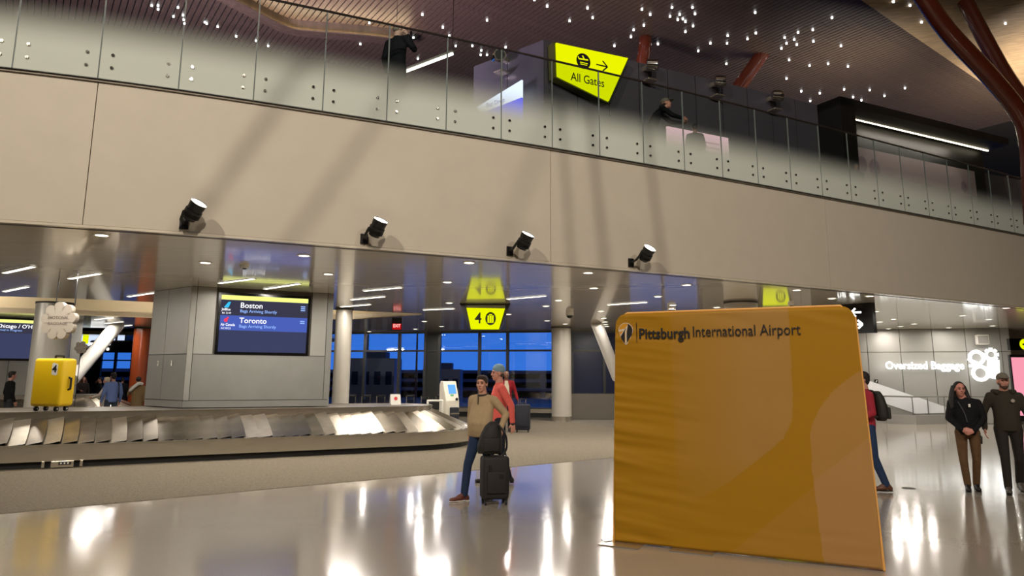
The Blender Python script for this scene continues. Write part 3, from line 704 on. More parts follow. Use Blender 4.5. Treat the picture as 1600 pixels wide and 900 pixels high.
# =================================================================== carousels
def stadium(L, r, n=14, x0=0):
    """closed outline: straight along y=-r from 0 to L, end arc, straight back, start arc"""
    P = []
    ns_ = max(2, int(L/.6))
    for i in range(ns_): P.append(Vector((L*i/ns_, -r)))
    for i in range(n): a = -math.pi/2+math.pi*i/n; P.append(Vector((L+r*math.cos(a), r*math.sin(a))))
    for i in range(ns_): P.append(Vector((L-L*i/ns_, r)))
    for i in range(n): a = math.pi/2+math.pi*i/n; P.append(Vector((r*math.cos(a), r*math.sin(a))))
    return P
def carousel(loc, rz, L, label, Rr=2.25, ri=1.2, both=True):
    t = thing('baggage_carousel', label, 'carousel', (loc[0], loc[1], 0), rz)
    N = 18
    b = BM(); strip(b, stadium(L, Rr-.03, N), stadium(L, Rr, N), .13, .42, closed=True); strip(b, stadium(L, Rr-.07, N), stadium(L, Rr+.012, N), .405, .425, closed=True); obj('outer_band', b, M_steel, t, smooth=True)
    b = BM(); prism(b, stadium(L, Rr-.10, N), 0.006, .16); obj('kick_base', b, M_black, t)
    b = BM(); strip(b, stadium(L, ri-.03, N), stadium(L, ri, N), .80, .965, closed=True); strip(b, stadium(L, ri-.06, N), stadium(L, ri+.012, N), .95, .97, closed=True); obj('inner_band', b, M_steel, t, smooth=True)
    b = BM(); prism(b, stadium(L, ri-.03, N), .90, .96); obj('deck', b, M_deck, t)
    b = BM(); prism(b, stadium(L, ri-.05, N), .16, .90); obj('core', b, M_black, t)
    # plates
    npl = int(L/.27); p_ = L/npl; zo, zi = .415, .815
    ro, rn = Rr-.045, ri+.015
    def plate(x0, x1, lift=.018):
        b = BM(); seg = 6; A = []; B = []
        for i in range(seg+1):
            f = i/seg; y = -(ro+(rn-ro)*f); z = zo+(zi-zo)*f; bow = .015*math.sin(math.pi*f)
            A.append((x0+bow, y, z)); B.append((x1+.03+bow, y, z+lift))
        va = [b.verts.new(v) for v in A]; vb = [b.verts.new(v) for v in B]; vc = [b.verts.new((v[0], v[1], v[2]-.012)) for v in B]
        for i in range(seg): b.faces.new((va[i], vb[i], vb[i+1], va[i+1])); b.faces.new((vb[i], vc[i], vc[i+1], vb[i+1]))
        return b
    rr_ = random.Random(5); lifts = (.032, .045, .062, .038); pm = (M_plate, M_plate2)
    var = []; k_ = 0
    for side in (0, 1):
        for i in range(npl):
            key = rr_.randrange(8)
            hit = [o for kk, o in var if kk == key]
            if not hit:
                o = obj('plate', plate(0, p_, lifts[key % 4]), pm[key//4], t, smooth=True); var.append((key, o))
            else: o = hit[0].copy(); col.objects.link(o); o.parent = t
            if side == 0: o.location = (i*p_, 0, 0)
            else: o.location = (L-i*p_, 0, 0); o.rotation_euler = (0, 0, math.pi)
    na = 18; fws = []
    def wedge(lift, m):
        b = BM(); a0 = -math.pi/2; a1 = a0+math.pi/na*1.08; A = []; B = []
        for k in range(7):
            f = k/6; rr = ro+(rn-ro)*f; z = zo+(zi-zo)*f; bw = .03*math.sin(math.pi*f)
            A.append(b.verts.new((rr*math.cos(a0+bw), rr*math.sin(a0+bw), z))); B.append(b.verts.new((rr*math.cos(a1+bw), rr*math.sin(a1+bw), z+lift)))
        for k in range(6): b.faces.new((A[k], B[k], B[k+1], A[k+1]))
        C = [b.verts.new((v.co.x, v.co.y, v.co.z-.012)) for v in B]
        for k in range(6): b.faces.new((B[k], C[k], C[k+1], B[k+1]))
        return obj('plate', b, m, t, smooth=True)
    for end in (0, 1):
        for i in range(na):
            if len(fws) < 4: o = wedge(lifts[len(fws)], pm[len(fws) % 2]); fws.append(o)
            else: o = fws[rr_.randrange(4)].copy(); col.objects.link(o); o.parent = t
            o.location = (L if end == 0 else 0, 0, 0); o.rotation_euler = (0, 0, i*math.pi/na+(0 if end == 0 else math.pi))
    # underside tray so nothing shows through
    b = BM(); strip(b, stadium(L, ri-.02, N), stadium(L, Rr-.05, N), .30, .38, closed=True); obj('tray', b, M_black, t)
    return t
Rr, ri, CL = 2.25, 1.2, 12.5
rzc = math.atan2(u.y, u.x)
Sx = Vector((-2.13, 17.37))      # end of the straight, outer edge
cend = Sx+n_*Rr; cst = cend-u*CL
car = carousel(cst, rzc, CL, 'long stainless steel baggage carousel with sloped plates in front of the arrivals column')
Mc = Matrix.Translation((cst.x, cst.y, 0)) @ Matrix.Rotation(rzc, 4, 'Z')
# stop button box under the outer band
p = online(97, 728, Sx+Vector((0, 0)), Sx-u); q = p.xy-n_*.02
t = thing('control_box', 'small steel control box with three buttons under the carousel band', 'control box', (q.x, q.y, .02), rzc)
b = BM(); rbox(b, (0, -.02, .06), (.36, .1, .12), .01); obj('case', b, M_steel, t)
b = BM(); box(b, (.04, -.074, .075), (.2, .006, .05)); obj('button_plate', b, M_black, t)
for i in range(3): b = BM(); cone(b, (-.02+.055*i, -.075, .078), (-.02+.055*i, -.09, .078), .014, .014, 10); obj('button', b, M_white, t)
for s_ in (-.3, .3): b = BM(); rbox(b, (s_, 0, .06), (.05, .06, .12), .008); obj('foot', b, M_steel, t)
# far carousel seen left of the column box
e2 = dB+du*.9+dn*1.1; s2 = e2-du*10
far = carousel((s2.x, s2.y), math.atan2(du.y, du.x), 10, 'far stainless baggage carousel glimpsed beyond the yellow suitcase')

# yellow suitcase prop
q = onz(88, 634, .965)
sp_ = Vector((cst.x, cst.y))+u*((Vector(q[:2])-cst).dot(u))-n_*.72
yl = thing('suitcase_display', 'oversized yellow suitcase with a number 4 tag standing on the carousel', 'suitcase', (sp_.x, sp_.y, .965), R(-8))
M_ys = mat('yellow_shell', (226, 186, 8), .42)
W_, D_, H_ = .66, .42, .95
b = BM(); rbox(b, (0, 0, .09+H_/2), (W_, D_, H_), .07, seg=4); obj('shell', b, M_ys, yl, smooth=True)
b = BM(); tube(b, [(-.02, 0, H_+.08), (-.02, 0, H_+.14), (.16, 0, H_+.14), (.16, 0, H_+.08)], .02, 8); obj('handle', b, M_black, yl, smooth=True)
b = BM(); tube(b, [(W_/2, 0, .42), (W_/2+.05, 0, .44), (W_/2+.05, 0, .64), (W_/2, 0, .66)], .02, 8); obj('handle', b, M_black, yl, smooth=True)
for sx in (-.22, .22):
    for sy in (-.13, .13):
        b = BM(); cone(b, (sx-.025, sy, .045), (sx+.025, sy, .045), .045, .045, 14); box(b, (sx, sy, .08), (.03, .05, .05)); w_ = obj('wheel', b, M_black, yl, smooth=True)
        b = BM(); cone(b, (sx-.03, sy, .045), (sx+.03, sy, .045), .016, .016, 10); obj('hub', b, M_white, w_)
b = BM(); extrude_profile(b, [(.10, .72), (.20, .70), (.225, .73), (.225, .90), (.205, .93), (.12, .95), (.10, .92)], .005, Matrix.Translation((0, -D_/2-.004, 0))); tg = obj('number_tag', b, M_white, yl)
text('lettering', '4', .2, M_black, tg, .16, .825, -D_/2-.008, bold=.004, align='CENTER')
# cloud sign
def cloud(px, py, y, r, label, n=8, rods=True, rz=0):
    p = aty(px, py, y); t = thing('cloud_sign', label, 'sign', tuple(p), rz)
    b = BM()
    for i in range(n): a = 2*math.pi*i/n+.2; disc_xz(b, r*.70*math.cos(a), r*.70*math.sin(a), r*.31*8/n, r*.31*8/n, 0, 20, r*.28)
    disc_xz(b, 0, 0, r*.74, r*.74, 0.001, 24, r*.27); obj('board', b, mat('cloud_white', (164, 154, 140), .6), t)
    if rods:
        b = BM()
        for s_ in (-.12, .30): cone(b, (s_, r*.12, r*.8), (s_, r*.12, ZC-p.z), .011, .011, 6)
        obj('rod', b, M_black, t)
    return t
ct = cloud(90.5, 501, 15.2, .40, 'scalloped white cloud sign hanging above the yellow suitcase, two lines of text', n=9, rz=R(-6))
M_txt = mat('faded_letter', (110, 98, 88), .6)
text('lettering', 'EMOTIONAL', .085, M_txt, ct, 0, .06, -.003, align='CENTER', sx=.95, bold=.001); text('lettering', 'BAGGAGE', .085, M_txt, ct, 0, -.06, -.003, align='CENTER', sx=1.1, bold=.001)
cloud(126, 543, 24.2, .19, 'small blank white cloud sign in front of the white diagonal brace', n=6, rods=False)
b = BM(); q = aty(126, 543, 24.25); cone(b, (q.x-.02, q.y+.03, .4), (q.x, q.y+.03, q.z-.1), .015, .015, 6); single('sign_post', b, M_black, 'thin dark post holding up the small blank cloud sign', 'post')
b = BM()

# A-frame sign, luggage carts, kiosk
q = aty(618, 628, 19.3)
t = thing('tent_sign', 'white tent sign with a red round mark standing on the carousel deck end', 'sign', (q.x, q.y, .965), R(25))
b = BM(); M1 = Matrix.Rotation(R(-16), 4, 'X')
box(b, (0, -.05, .12), (.26, .008, .26), M=Matrix.Translation((0, 0, 0)) @ M1); obj('front_sheet', b, M_white, t)
b = BM(); box(b, (0, .12, .12), (.26, .008, .26), M=Matrix.Rotation(R(16), 4, 'X')); obj('back_sheet', b, M_white, t)
b = BM(); disc_xz(b, 0, .15, .045, .045, -.062); b.transform(M1); obj('red_mark', b, mat('red_mark', (200, 50, 50), .5), t)
t['label'] = 'white tent-shaped sign with a red round mark on the carousel deck end'
# carts
def cart(p, rz, label):
    t = thing('luggage_cart', label, 'cart', p, rz, 'nested luggage carts by the windows')
    b = BM(); tube(b, [(-.3, 0, .95), (-.3, -.02, .25), (-.3, .7, .22), (.3, .7, .22), (.3, -.02, .25), (.3, 0, .95), (-.3, 0, .95)], .018, 6); obj('frame', b, M_steel, t)
    b = BM(); box(b, (0, .35, .24), (.55, .7, .02)); obj('deck', b, M_black, t)
    b = BM(); box(b, (0, .02, .75), (.5, .03, .18)); obj('panel', b, M_black, t)
    b = BM(); cone(b, (-.3, -.02, .97), (.3, -.02, .97), .03, .03, 8); obj('handle', b, M_black, t)
    for sx in (-.27, .27):
        b = BM(); cone(b, (sx-.02, .1, .09), (sx+.02, .1, .09), .09, .09, 12); obj('wheel', b, M_black, t)
    b = BM(); cone(b, (-.02, .62, .07), (.02, .62, .07), .07, .07, 12); obj('wheel', b, M_black, t); return t
c0 = None
for i in range(7):
    x = -6.0+.55*i; 
    if c0 is None: c0 = cart((x, 28.2, .006), R(70), 'dark luggage cart nested in the row behind the carousel deck')
    else: dup(c0, (x, 28.2+.02*i, .006), R(70))
# kiosk
q = onz(706, 662, 0)
q = aty(702, 650, 22.3)
t = thing('cart_kiosk', 'tall white cart rental kiosk with sloped blue screen beside the carousel end', 'kiosk', (q.x, q.y, .006), R(32))
b = BM(); pr = [(-.25, 0), (.25, 0), (.25, 1.05), (.12, 1.5), (-.05, 1.52), (-.25, 1.25)]
pts = [(-.2, 0), (.25, 0), (.25, 1.45), (.18, 1.55), (.02, 1.55), (-.2, .98)]      # side profile: y, z (front is -y)
va = [b.verts.new((-.22, y, z)) for y, z in pts]; vb = [b.verts.new((.22, y, z)) for y, z in pts]; b.faces.new(va); b.faces.new(vb[::-1])
for i in range(6): b.faces.new((va[i], vb[i], vb[(i+1) % 6], va[(i+1) % 6]))
obj('cabinet', b, mat('kiosk_cream', (222, 216, 200), .4), t, bevel=.02)
sl_ = math.atan2(.57, .22)
Ms = Matrix.Translation((.03, -.095, 1.27)) @ Matrix.Rotation(-(math.pi/2-sl_), 4, 'X')
b = BM(); box(b, (0, -.006, .05), (.24, .012, .28), M=Ms); obj('screen', b, emis('kiosk_blue', (110, 180, 250), 1.1), t)
b = BM(); box(b, (-.03, -.006, -.14), (.1, .012, .05), M=Ms); obj('keypad', b, emis('kiosk_green', (150, 220, 150), .8), t)
b = BM(); ball(b, (.12, -.23, 1.03), .045, 10); obj('card_reader', b, M_black, t, smooth=True)
b = BM(); rbox(b, (.05, -.215, .45), (.28, .1, .7), .03); obj('side_bin', b, mat('bin_dark', (30, 32, 44), .5), t)
b = BM(); box(b, (.05, -.27, .62), (.28, .01, .04)); obj('stripe', b, M_steel, t)
# little white gate frame by the carousel
q = aty(684, 655, 21.6)
t = thing('cart_gate', 'low white post frame between the carousel end and the kiosk', 'frame', (q.x, q.y, .006), R(10))
b = BM(); tube(b, [(-.3, 0, 0), (-.3, 0, 1.0), (.12, 0, 1.0), (.12, 0, 0)], .03, 8); obj('post_frame', b, M_white, t, smooth=True)
b = BM(); box(b, (-.1, 0, .86), (.25, .06, .22)); obj('box', b, M_black, t); b = BM(); box(b, (-.1, -.035, .45), (.3, .03, .5)); obj('panel', b, M_white, t)

# =================================================================== hanging signs
def hang_sign(pxs, y, label, top, bot, zt, zb, group=None, glyphs='4'):
    x = aty(pxs, 500, y).x
    t = thing('hanging_sign', label, 'sign', (x, y, zb), R(-2), group)
    z = zt-zb
    b = BM(); extrude_profile(b, [(-bot, 0), (bot, 0), (top, z), (-top, z)], .12, Matrix.Translation((0, .02, 0)))
    extrude_profile(b, [(-top, z), (-top+.16, z), (-bot+.05, 0), (-bot, 0)], .05, Matrix.Translation((0, -.03, 0))); extrude_profile(b, [(top, z), (top-.08, z), (bot-.02, 0), (bot, 0)], .05, Matrix.Translation((0, -.03, 0)))
    box(b, (0, -.0, z-.015), (top*2, .06, .03)); obj('case', b, M_black, t)
    h1 = z*.84; k = lambda s: (bot+(top-bot)*s)
    b = BM(); extrude_profile(b, [(-bot+.04, .03), (bot-.03, .03), (k(.8)-.09, h1-.02), (-k(.8)+.04, h1)], .03, Matrix.Translation((0, -.012, 0))); obj('face', b, M_yel, t)
    b = BM(); extrude_profile(b, [(-k(.85)+.06, h1+.01), (k(.85)-.1, h1-.01), (k(.95)-.12, z-.045), (-k(.95)+.16, z-.045)], .02, Matrix.Translation((0, -.005, 0))); obj('top_strip', b, mat('strip_grey', (150, 148, 120), .4), t)
    # suitcase glyph
    b = BM(); cx = .16; cz = h1*.52; disc_xz(b, cx, cz, .145, .18, -.02); obj('bag_disc', b, M_black, t)
    b = BM(); rbox(b, (cx, -.024, cz-.015), (.17, .006, .20), .0029, seg=1); box(b, (cx, -.024, cz+.11), (.085, .004, .022)); g = obj('bag_mark', b, M_yel, t)
    b = BM(); box(b, (cx-.035, -.028, cz-.01), (.012, .004, .17)); box(b, (cx+.035, -.028, cz-.01), (.012, .004, .17)); box(b, (cx, -.028, cz+.088), (.04, .004, .012)); obj('strap', b, M_black, g)
    if glyphs: text('lettering', glyphs, .42, M_black, t, -.18, cz, -.02, bold=.006, align='CENTER', sx=.9)
    return t
hang_sign(757.5, 20.3, 'hanging yellow trapezoid sign with black 4 and suitcase symbol', .70, .42, ZC, ZC-.74)
hang_sign(1213, 21.5, 'yellow hanging sign hidden behind the banner, mirrored in the low ceiling', .55, .38, ZC, ZC-.66, glyphs='')
# black direction sign
q0 = onz(1268, 479, ZC); q1 = onz(1362, 472.5, ZC)
t = thing('direction_sign', 'black hanging direction sign with white arrows above the banner corner', 'sign', (q0.x, q0.y, ZC-.8), line_rz(q0, q1))
L = (q1-q0).length
b = BM(); box(b, (L/2, .1, .4), (L, .2, .8)); obj('case', b, M_blackg, t)
for k, (zc, s_) in enumerate(((.56, -1), (.24, 1))):
    b = BM(); x = L-.42; bar_xz(b, (x-.13, zc), (x+.13, zc), .05, -.006)
    if s_ < 0: bar_xz(b, (x-.14, zc), (x-.02, zc+.11), .05, -.006); bar_xz(b, (x-.14, zc), (x-.02, zc-.11), .05, -.006)
    else: bar_xz(b, (x+.14, zc), (x+.02, zc+.11), .05, -.006); bar_xz(b, (x+.14, zc), (x+.02, zc-.11), .05, -.006)
    obj('arrow', b, M_halo, t)
text('lettering', 'ng', .26, M_halo, t, L-.78, .56, -.004, bold=.004, align='CENTER')
q = onz(168, 535, ZC); q = aty(150, 541, 38)
t = thing('far_black_sign', 'far black hanging sign with white lit rows beyond the white brace', 'sign', (q.x, q.y, q.z), 0)
b = BM(); rbox(b, (.9, .2, 0), (2.6, .3, .62), .1); box(b, (.9, .2, .5), (.08, .08, 1.0)); obj('case', b, M_black, t)
b = BM(); box(b, (.15, .03, .12), (1.1, .02, .12)); box(b, (-.05, .03, -.14), (.7, .02, .12)); box(b, (.6, .03, -.14), (.12, .02, .12)); obj('lit_row', b, M_halo, t)
q = aty(134, 531, 38.5)
t = thing('far_lit_screen', 'far bright white screen with a yellow field behind the white brace', 'screen', (q.x, q.y, q.z), 0)
b = BM(); box(b, (.75, .06, 0), (2.6, .08, .75)); box(b, (.75, .06, .5), (.08, .06, .5)); obj('case', b, M_black, t)
b = BM(); box(b, (.75, 0, 0), (2.5, .03, .66)); obj('display', b, emis('far_white', (205, 220, 250), 1.1), t)
b = BM(); box(b, (0, -.02, .05), (.3, .02, .5)); obj('yellow_field', b, M_yel, t)
# exit sign
q = onz(620.5, 495.5, ZC)
t = thing('exit_sign', 'small red lit EXIT sign hanging from the low ceiling', 'sign', (q.x, q.y, ZC-.42), R(5))
b = BM(); box(b, (0, 0, .3), (.34, .1, .2)); box(b, (0, .03, .1), (.36, .05, .3)); obj('case', b, M_black, t)
b = BM(); box(b, (0, -.0, .12), (.30, .02, .24)); obj('face', b, emis('exit_red', (190, 20, 25), .9), t)
text('lettering', 'EXIT', .15, emis('exit_letter', (255, 190, 180), 1.6), t, 0, .12, -.012, align='CENTER', sx=.8, bold=.002)

# =================================================================== ceiling lights
down = [(159,367),(321,410),(475,399),(513,428),(733,410),(699,440.6),(702,473),(663,502),(690,510),(649,514),(577,518),(663,520),(794,491),(919,426),(873,469),(853,478),(928,450),(939,486),(943,497),(855,501),(883,506),(1073,445),(1028,463),(1051,476.5),(1245,453),(1359,462.5),(1368,486.5),(1396,498.5),(1374,503),(1407,510),(1428,506),(1504,493),(1545,499),(1572,481),(1551,509),(1482,512),(945,503),(946,507),(948,510),(1388,513.5),(1300,466),(1120,480)]
dl = None
for i, (a, c) in enumerate(down):
    p = onz(a, c, ZC)
    if dl is None:
        dl = thing('downlight', 'round recessed white downlight in the glossy low ceiling', 'light', (p.x, p.y, ZC), 0, 'downlights in the low ceiling')
        b = BM(); strip(b, [Vector((.085*math.cos(t*math.pi/12), .085*math.sin(t*math.pi/12))) for t in range(24)], [Vector((.115*math.cos(t*math.pi/12), .115*math.sin(t*math.pi/12))) for t in range(24)], -.012, .004, closed=True); obj('trim_ring', b, M_white, dl)
        b = BM(); cone(b, (0, 0, -.006), (0, 0, .002), .085, .085, 20); obj('lens', b, M_led, dl)
    else: dup(dl, (p.x, p.y, ZC))
    l = bpy.data.lights.get('down_lamp') or bpy.data.lights.new('down_lamp', 'AREA')
    l.shape = 'DISK'; l.size = .16; l.energy = 34; l.color = NEUT; l.spread = R(175)
    lo = bpy.data.objects.new('down_lamp', l); col.objects.link(lo); lo.location = (p.x, p.y, ZC-.03)
lin = [((7,426),(52,416)),((7,455),(43,447.5)),((109,435),(155,427)),((201,463),(241,457)),((343,442),(396,435)),((414,451),(467,443)),((569,454),(626,449)),((549,468),(600,463)),((533,479),(578,475.5)),((662,484),(709,482)),((793,467),(852,462)),((950,476),(1010,472)),((149,499),(176,496)),((165,505),(191,502.5)),((180,510.5),(205,508))]
for i, (e0, e1) in enumerate(lin):
    p = onz(*e0, ZC); q = onz(*e1, ZC); c = (p+q)/2; L = (q-p).length; rz = line_rz(p, q)
    t = thing('linear_ceiling_light', 'slim white linear light recessed in the glossy low ceiling', 'light', (c.x, c.y, ZC), rz, 'linear lights in the low ceiling')
    b = BM(); rbox(b, (0, 0, -.004), (L+.04, .13, .014), .006, seg=1); obj('housing', b, M_white, t)
    b = BM(); rbox(b, (0, 0, -.010), (L, .095, .014), .006, seg=1); obj('diffuser', b, M_led2, t)
    l = bpy.data.lights.new('line_lamp', 'AREA'); l.shape = 'RECTANGLE'; l.size = L; l.size_y = .08; l.energy = 46; l.color = NEUT; l.spread = R(175)
    lo = bpy.data.objects.new('line_lamp', l); col.objects.link(lo); lo.parent = t; lo.location = (0, 0, -.03)
# smoke detectors and cameras on the ceiling
for a, c in ((382, 414), (1236, 474)):
    p = onz(a, c, ZC); t = thing('smoke_detector', 'small pale smoke detector on the low ceiling %s' % ('above the arrivals screen' if a < 500 else 'above the yellow banner'), 'detector', (p.x, p.y, ZC-.06))
    b = BM(); cone(b, (0, 0, 0), (0, 0, .06), .07, .09, 20); obj('case', b, M_white, t, smooth=True); b = BM(); cone(b, (0, 0, -.02), (0, 0, 0), .03, .04, 12); obj('sensor', b, M_gap, t)
for a, c, lb in ((890, 488, 'above the far round column'), (1049, 479, 'just above the banner top edge')):
    p = onz(a, c, ZC); t = thing('dome_camera', 'small dome camera on the ceiling %s' % lb, 'camera', (p.x, p.y, ZC-.16))
    b = BM(); cone(b, (0, 0, .06), (0, 0, .16), .12, .12, 18); obj('mount', b, M_white, t, smooth=True); b = BM(); ball(b, (0, 0, .07), .1, 14); obj('dome', b, M_blackg, t, smooth=True)

# =================================================================== windows and outside
WA, WB = Vector((-9.6, 34.6)), Vector((1.9, 32.0)); WC = Vector((9.5, 32.0))
M_wg = glass('window_glass', (205, 222, 240), 1.5, 2.2)
def window_run(name, A, B, pxs, zs, z0, zt, opaque=(), py=590):
    t = thing(name, None, None, kind='structure'); U = (B-A).normalized(); rz = math.atan2(U.y, U.x)
    xs = [(online(p, py, A, B).xy-A).dot(U) for p in pxs]
    for i, s in enumerate(xs):
        p = A+U*s; b = BM(); box(b, (0, 0, 0), (.12, .16, zt)); o = obj('mullion', b, M_mull, t); o.location = (p.x, p.y, zt/2); o.rotation_euler = (0, 0, rz)
    for i in range(len(xs)-1):
        s0, s1 = xs[i]+.06, xs[i+1]-.06; c = A+U*(s0+s1)/2; bounds = [z0]+zs+[zt]
        for j in range(len(bounds)-1):
            b = BM(); h = bounds[j+1]-bounds[j]-.08; zc = (bounds[j]+bounds[j+1])/2
            if i in opaque: box(b, (0, 0, 0), (s1-s0, .05, h)); m = opaque[i]
            else: b.faces.new([b.verts.new(v) for v in ((-(s1-s0)/2, 0, -h/2), ((s1-s0)/2, 0, -h/2), ((s1-s0)/2, 0, h/2), (-(s1-s0)/2, 0, h/2))]); m = M_wg
            o = obj('pane', b, m, t); o.location = (c.x, c.y, zc); o.rotation_euler = (0, 0, rz)
        for z in bounds:
            b = BM(); box(b, (0, 0, 0), (s1-s0, .12, .08)); o = obj('transom', b, M_mull, t); o.location = (c.x, c.y, min(z, zt-.04)); o.rotation_euler = (0, 0, rz)
        b = BM(); box(b, (0, -.05, 0), (s1-s0+.12, .2, .16)); o = obj('sill', b, M_steel, t); o.location = (c.x, c.y, z0-.1); o.rotation_euler = (0, 0, rz)
        b = BM(); box(b, (0, 0, 0), (s1-s0+.12, .1, z0-.17)); o = obj('kick_panel', b, M_black, t); o.location = (c.x, c.y, (z0-.17)/2); o.rotation_euler = (0, 0, rz)
    return t
zw0 = online(760, 637, WA, WB).z; zw1 = online(760, 548, WA, WB).z
window_run('window_1', WA, WB, [500, 540, 569, 623, 664, 686, 749, 793, 866], [zw1], max(.3, zw0), ZC, opaque={4: mat('pier_dark', (48, 50, 48), .5)})
window_run('window_2', WB, WC, [866, 894, 944, 985, 1040, 1100], [zw1], 1.0, ZC, opaque={1: M_navy, 2: M_navy})
b = BM(); box(b, (5.2, 31.3, .52), (5.6, .5, 1.02)); struct('wall_low_steel', b, mat('low_wall_steel', (150, 146, 138), .25, metal=.8))
# far-left window behind the second light well
LA, LB = Vector((-34, 44)), Vector((-14, 44))
window_run('window_3', LA, LB, [60, 95, 128, 155, 178, 204, 240], [online(170, 563, LA, LB).z], .5, ZC, opaque={0: M_navy, 1: M_navy, 2: mat('blind_slate', (48, 58, 78), .4)})
b = BM(); box(b, (12.5, 33.5, 2), (8, .3, 4)); struct('wall_far', b, M_wallR)
b = BM(); box(b, (-12.0, 40.5, 2), (.3, 8, 4)); struct('wall_far_left', b, M_grey2)
# outside
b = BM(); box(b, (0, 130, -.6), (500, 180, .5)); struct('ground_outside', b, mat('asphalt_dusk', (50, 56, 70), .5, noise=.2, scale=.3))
def garage(x, y, w_, d_, h_, label, name='parking_garage'):
    t = thing(name, label, 'building', (x, y, -.35))
    b = BM(); 
    for k in range(3): box(b, (0, 0, h_*(.3+.33*k)), (w_, d_, h_*.12))
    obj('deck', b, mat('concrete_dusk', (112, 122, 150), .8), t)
    b = BM()
    for k in range(int(w_/6)+1): box(b, (-w_/2+k*6+.3, -d_/2+.5, h_/2), (.5, .5, h_))
    obj('pillar', b, MATS['concrete_dusk'], t)
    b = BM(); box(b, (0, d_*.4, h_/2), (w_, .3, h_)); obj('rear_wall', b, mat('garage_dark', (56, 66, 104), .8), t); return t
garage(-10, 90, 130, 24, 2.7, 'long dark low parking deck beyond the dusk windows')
def block(x, y, w_, d_, h_, label):
    t = thing('terminal_block', label, 'building', (x, y, -.35))
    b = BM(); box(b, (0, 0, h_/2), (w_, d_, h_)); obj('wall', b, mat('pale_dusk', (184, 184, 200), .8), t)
    b = BM(); box(b, (0, 0, h_+.25), (w_*.5, d_*.5, .6)); obj('roof_unit', b, MATS['concrete_dusk'], t)
    for i in range(4):
        b = BM(); box(b, (-w_/2+w_*(i+.5)/4, -d_/2-.02, h_*.55), (w_*.14, .06, h_*.3)); obj('window', b, MATS['garage_dark'], t)
    return t
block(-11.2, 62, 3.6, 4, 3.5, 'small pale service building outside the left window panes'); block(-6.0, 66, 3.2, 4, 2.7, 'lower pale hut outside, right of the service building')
M_lampo = emis('street_lamp', (255, 230, 180), 5)
for x, y, h_ in ((-8.9, 70, 7.2), (-14.5, 75, 8)):
    t = thing('street_lamp', 'tall outdoor lamp post seen through the %s window pane' % ('left' if x < -10 else 'second'), 'lamp post', (x, y, -.35))
    b = BM(); cone(b, (0, 0, 0), (0, 0, h_), .12, .07, 8); obj('pole', b, M_mull, t); b = BM(); rbox(b, (-.4, 0, h_), (1.0, .25, .12), .03); obj('lamp_head', b, M_lampo, t)

# =================================================================== right side wall, sign, ramp
RA_, RB_ = Vector((10.2, 31.6)), Vector((19.75, 29.0)); ru = (RB_-RA_).normalized()
wr = thing('wall_baggage', None, None, kind='structure')
sx_ = [(online(p, 530, RA_, RB_).xy-RA_).dot(ru) for p in (1354, 1405.5, 1456.5, 1508, 1563)]; stp = (sx_[-1]-sx_[0])/4
cuts = [sx_[0]-stp*k for k in (3, 2, 1)]+sx_+[(online(1581, 560, RA_, RB_).xy-RA_).dot(ru)]
Lw = (RB_-RA_).length; z550 = online(1430, 550, RA_, RB_).z; z618 = online(1430, 619, RA_, RB_).z
for a, c in zip(cuts[:-1], cuts[1:]):
    for z0, z1 in ((.0, z618), (z618, z550), (z550, ZC)): wpanel(RA_, RB_, a/Lw, c/Lw, z0, z1, M_wallR, wr, g=.012)
b = BM(); nn = Vector((-ru.y, ru.x)); eA = RA_+nn*.05; eB = RA_+ru*cuts[-1]+nn*.05; strip(b, [eA, eB], [eA+nn*.15, eB+nn*.15], 0, ZC); obj('backing', b, M_gap, wr)
b = BM(); eC = RA_+ru*cuts[-1]; prism(b, [eC+nn*.1, eC+nn*1.6+ru*.5, eC+nn*1.8+ru*6, eC+nn*2.2+ru*6, eC+nn*2.2, eC+nn*.3-ru*.1], 0, ZC); struct('wall_corridor', b, mat('corridor_taupe', (120, 108, 98), .5))
# lettering
def lit_text(body, px, py, size, m, name='lit_lettering', label='', y=-.06, sx=1):
    p = online(px, py, RA_-nn*.05, RB_-nn*.05); t = thing(name, label, 'sign', tuple(p), math.atan2(ru.y, ru.x))
    text('letters', body, size, m, t, 0, 0, -.03, bold=.006, sx=sx, depth=.02)
    return t
tt = lit_text('Oversized Baggage', 1383, 571.5, .43, M_halo, 'wall_lettering', 'glowing white wall letters reading Oversized Baggage', sx=.87)
p = online(1536, 571, RA_-nn*.05, RB_-nn*.05); t = thing('baggage_symbol', 'glowing white cluster of luggage pictograms right of the Oversized Baggage letters', 'sign', tuple(p), math.atan2(ru.y, ru.x))
b = BM(); extrude_profile(b, [(.05, -.45), (.52, -.55), (.58, .2), (.2, .3)], .03, Matrix.Translation((0, -.03, 0))); obj('case_mark', b, M_halo, t)
b = BM()
for (cx, cz, r_) in ((-.2, .3, .24), (-.12, -.3, .26)):
    strip_pts = [(cx+r_*math.cos(k*math.pi/10), cz+r_*math.sin(k*math.pi/10)) for k in range(21)]
    for a, c in zip(strip_pts[:-1], strip_pts[1:]): bar_xz(b, a, c, .13, -.03, .03)
obj('ring_mark', b, M_halo, t)
b = BM()
for k in range(8): a = k*math.pi/4; bar_xz(b, (.32+.12*math.cos(a), .42+.12*math.sin(a)), (.32+.26*math.cos(a), .42+.26*math.sin(a)), .12, -.03, .03)
obj('handle_mark', b, M_halo, t)
b = BM(); 
for a, c in (((-.52, .25), (-.2, .1)), ((-.5, -.02), (-.15, -.02))): bar_xz(b, a, c, .1, -.03, .03)
obj('tail_mark', b, M_halo, t)
lg = area('sign_glow', online(1450, 572, RA_-nn*.6, RB_-nn*.6), online(1450, 572, RA_, RB_), 3.6, 4, (1, 1, .97), .3)
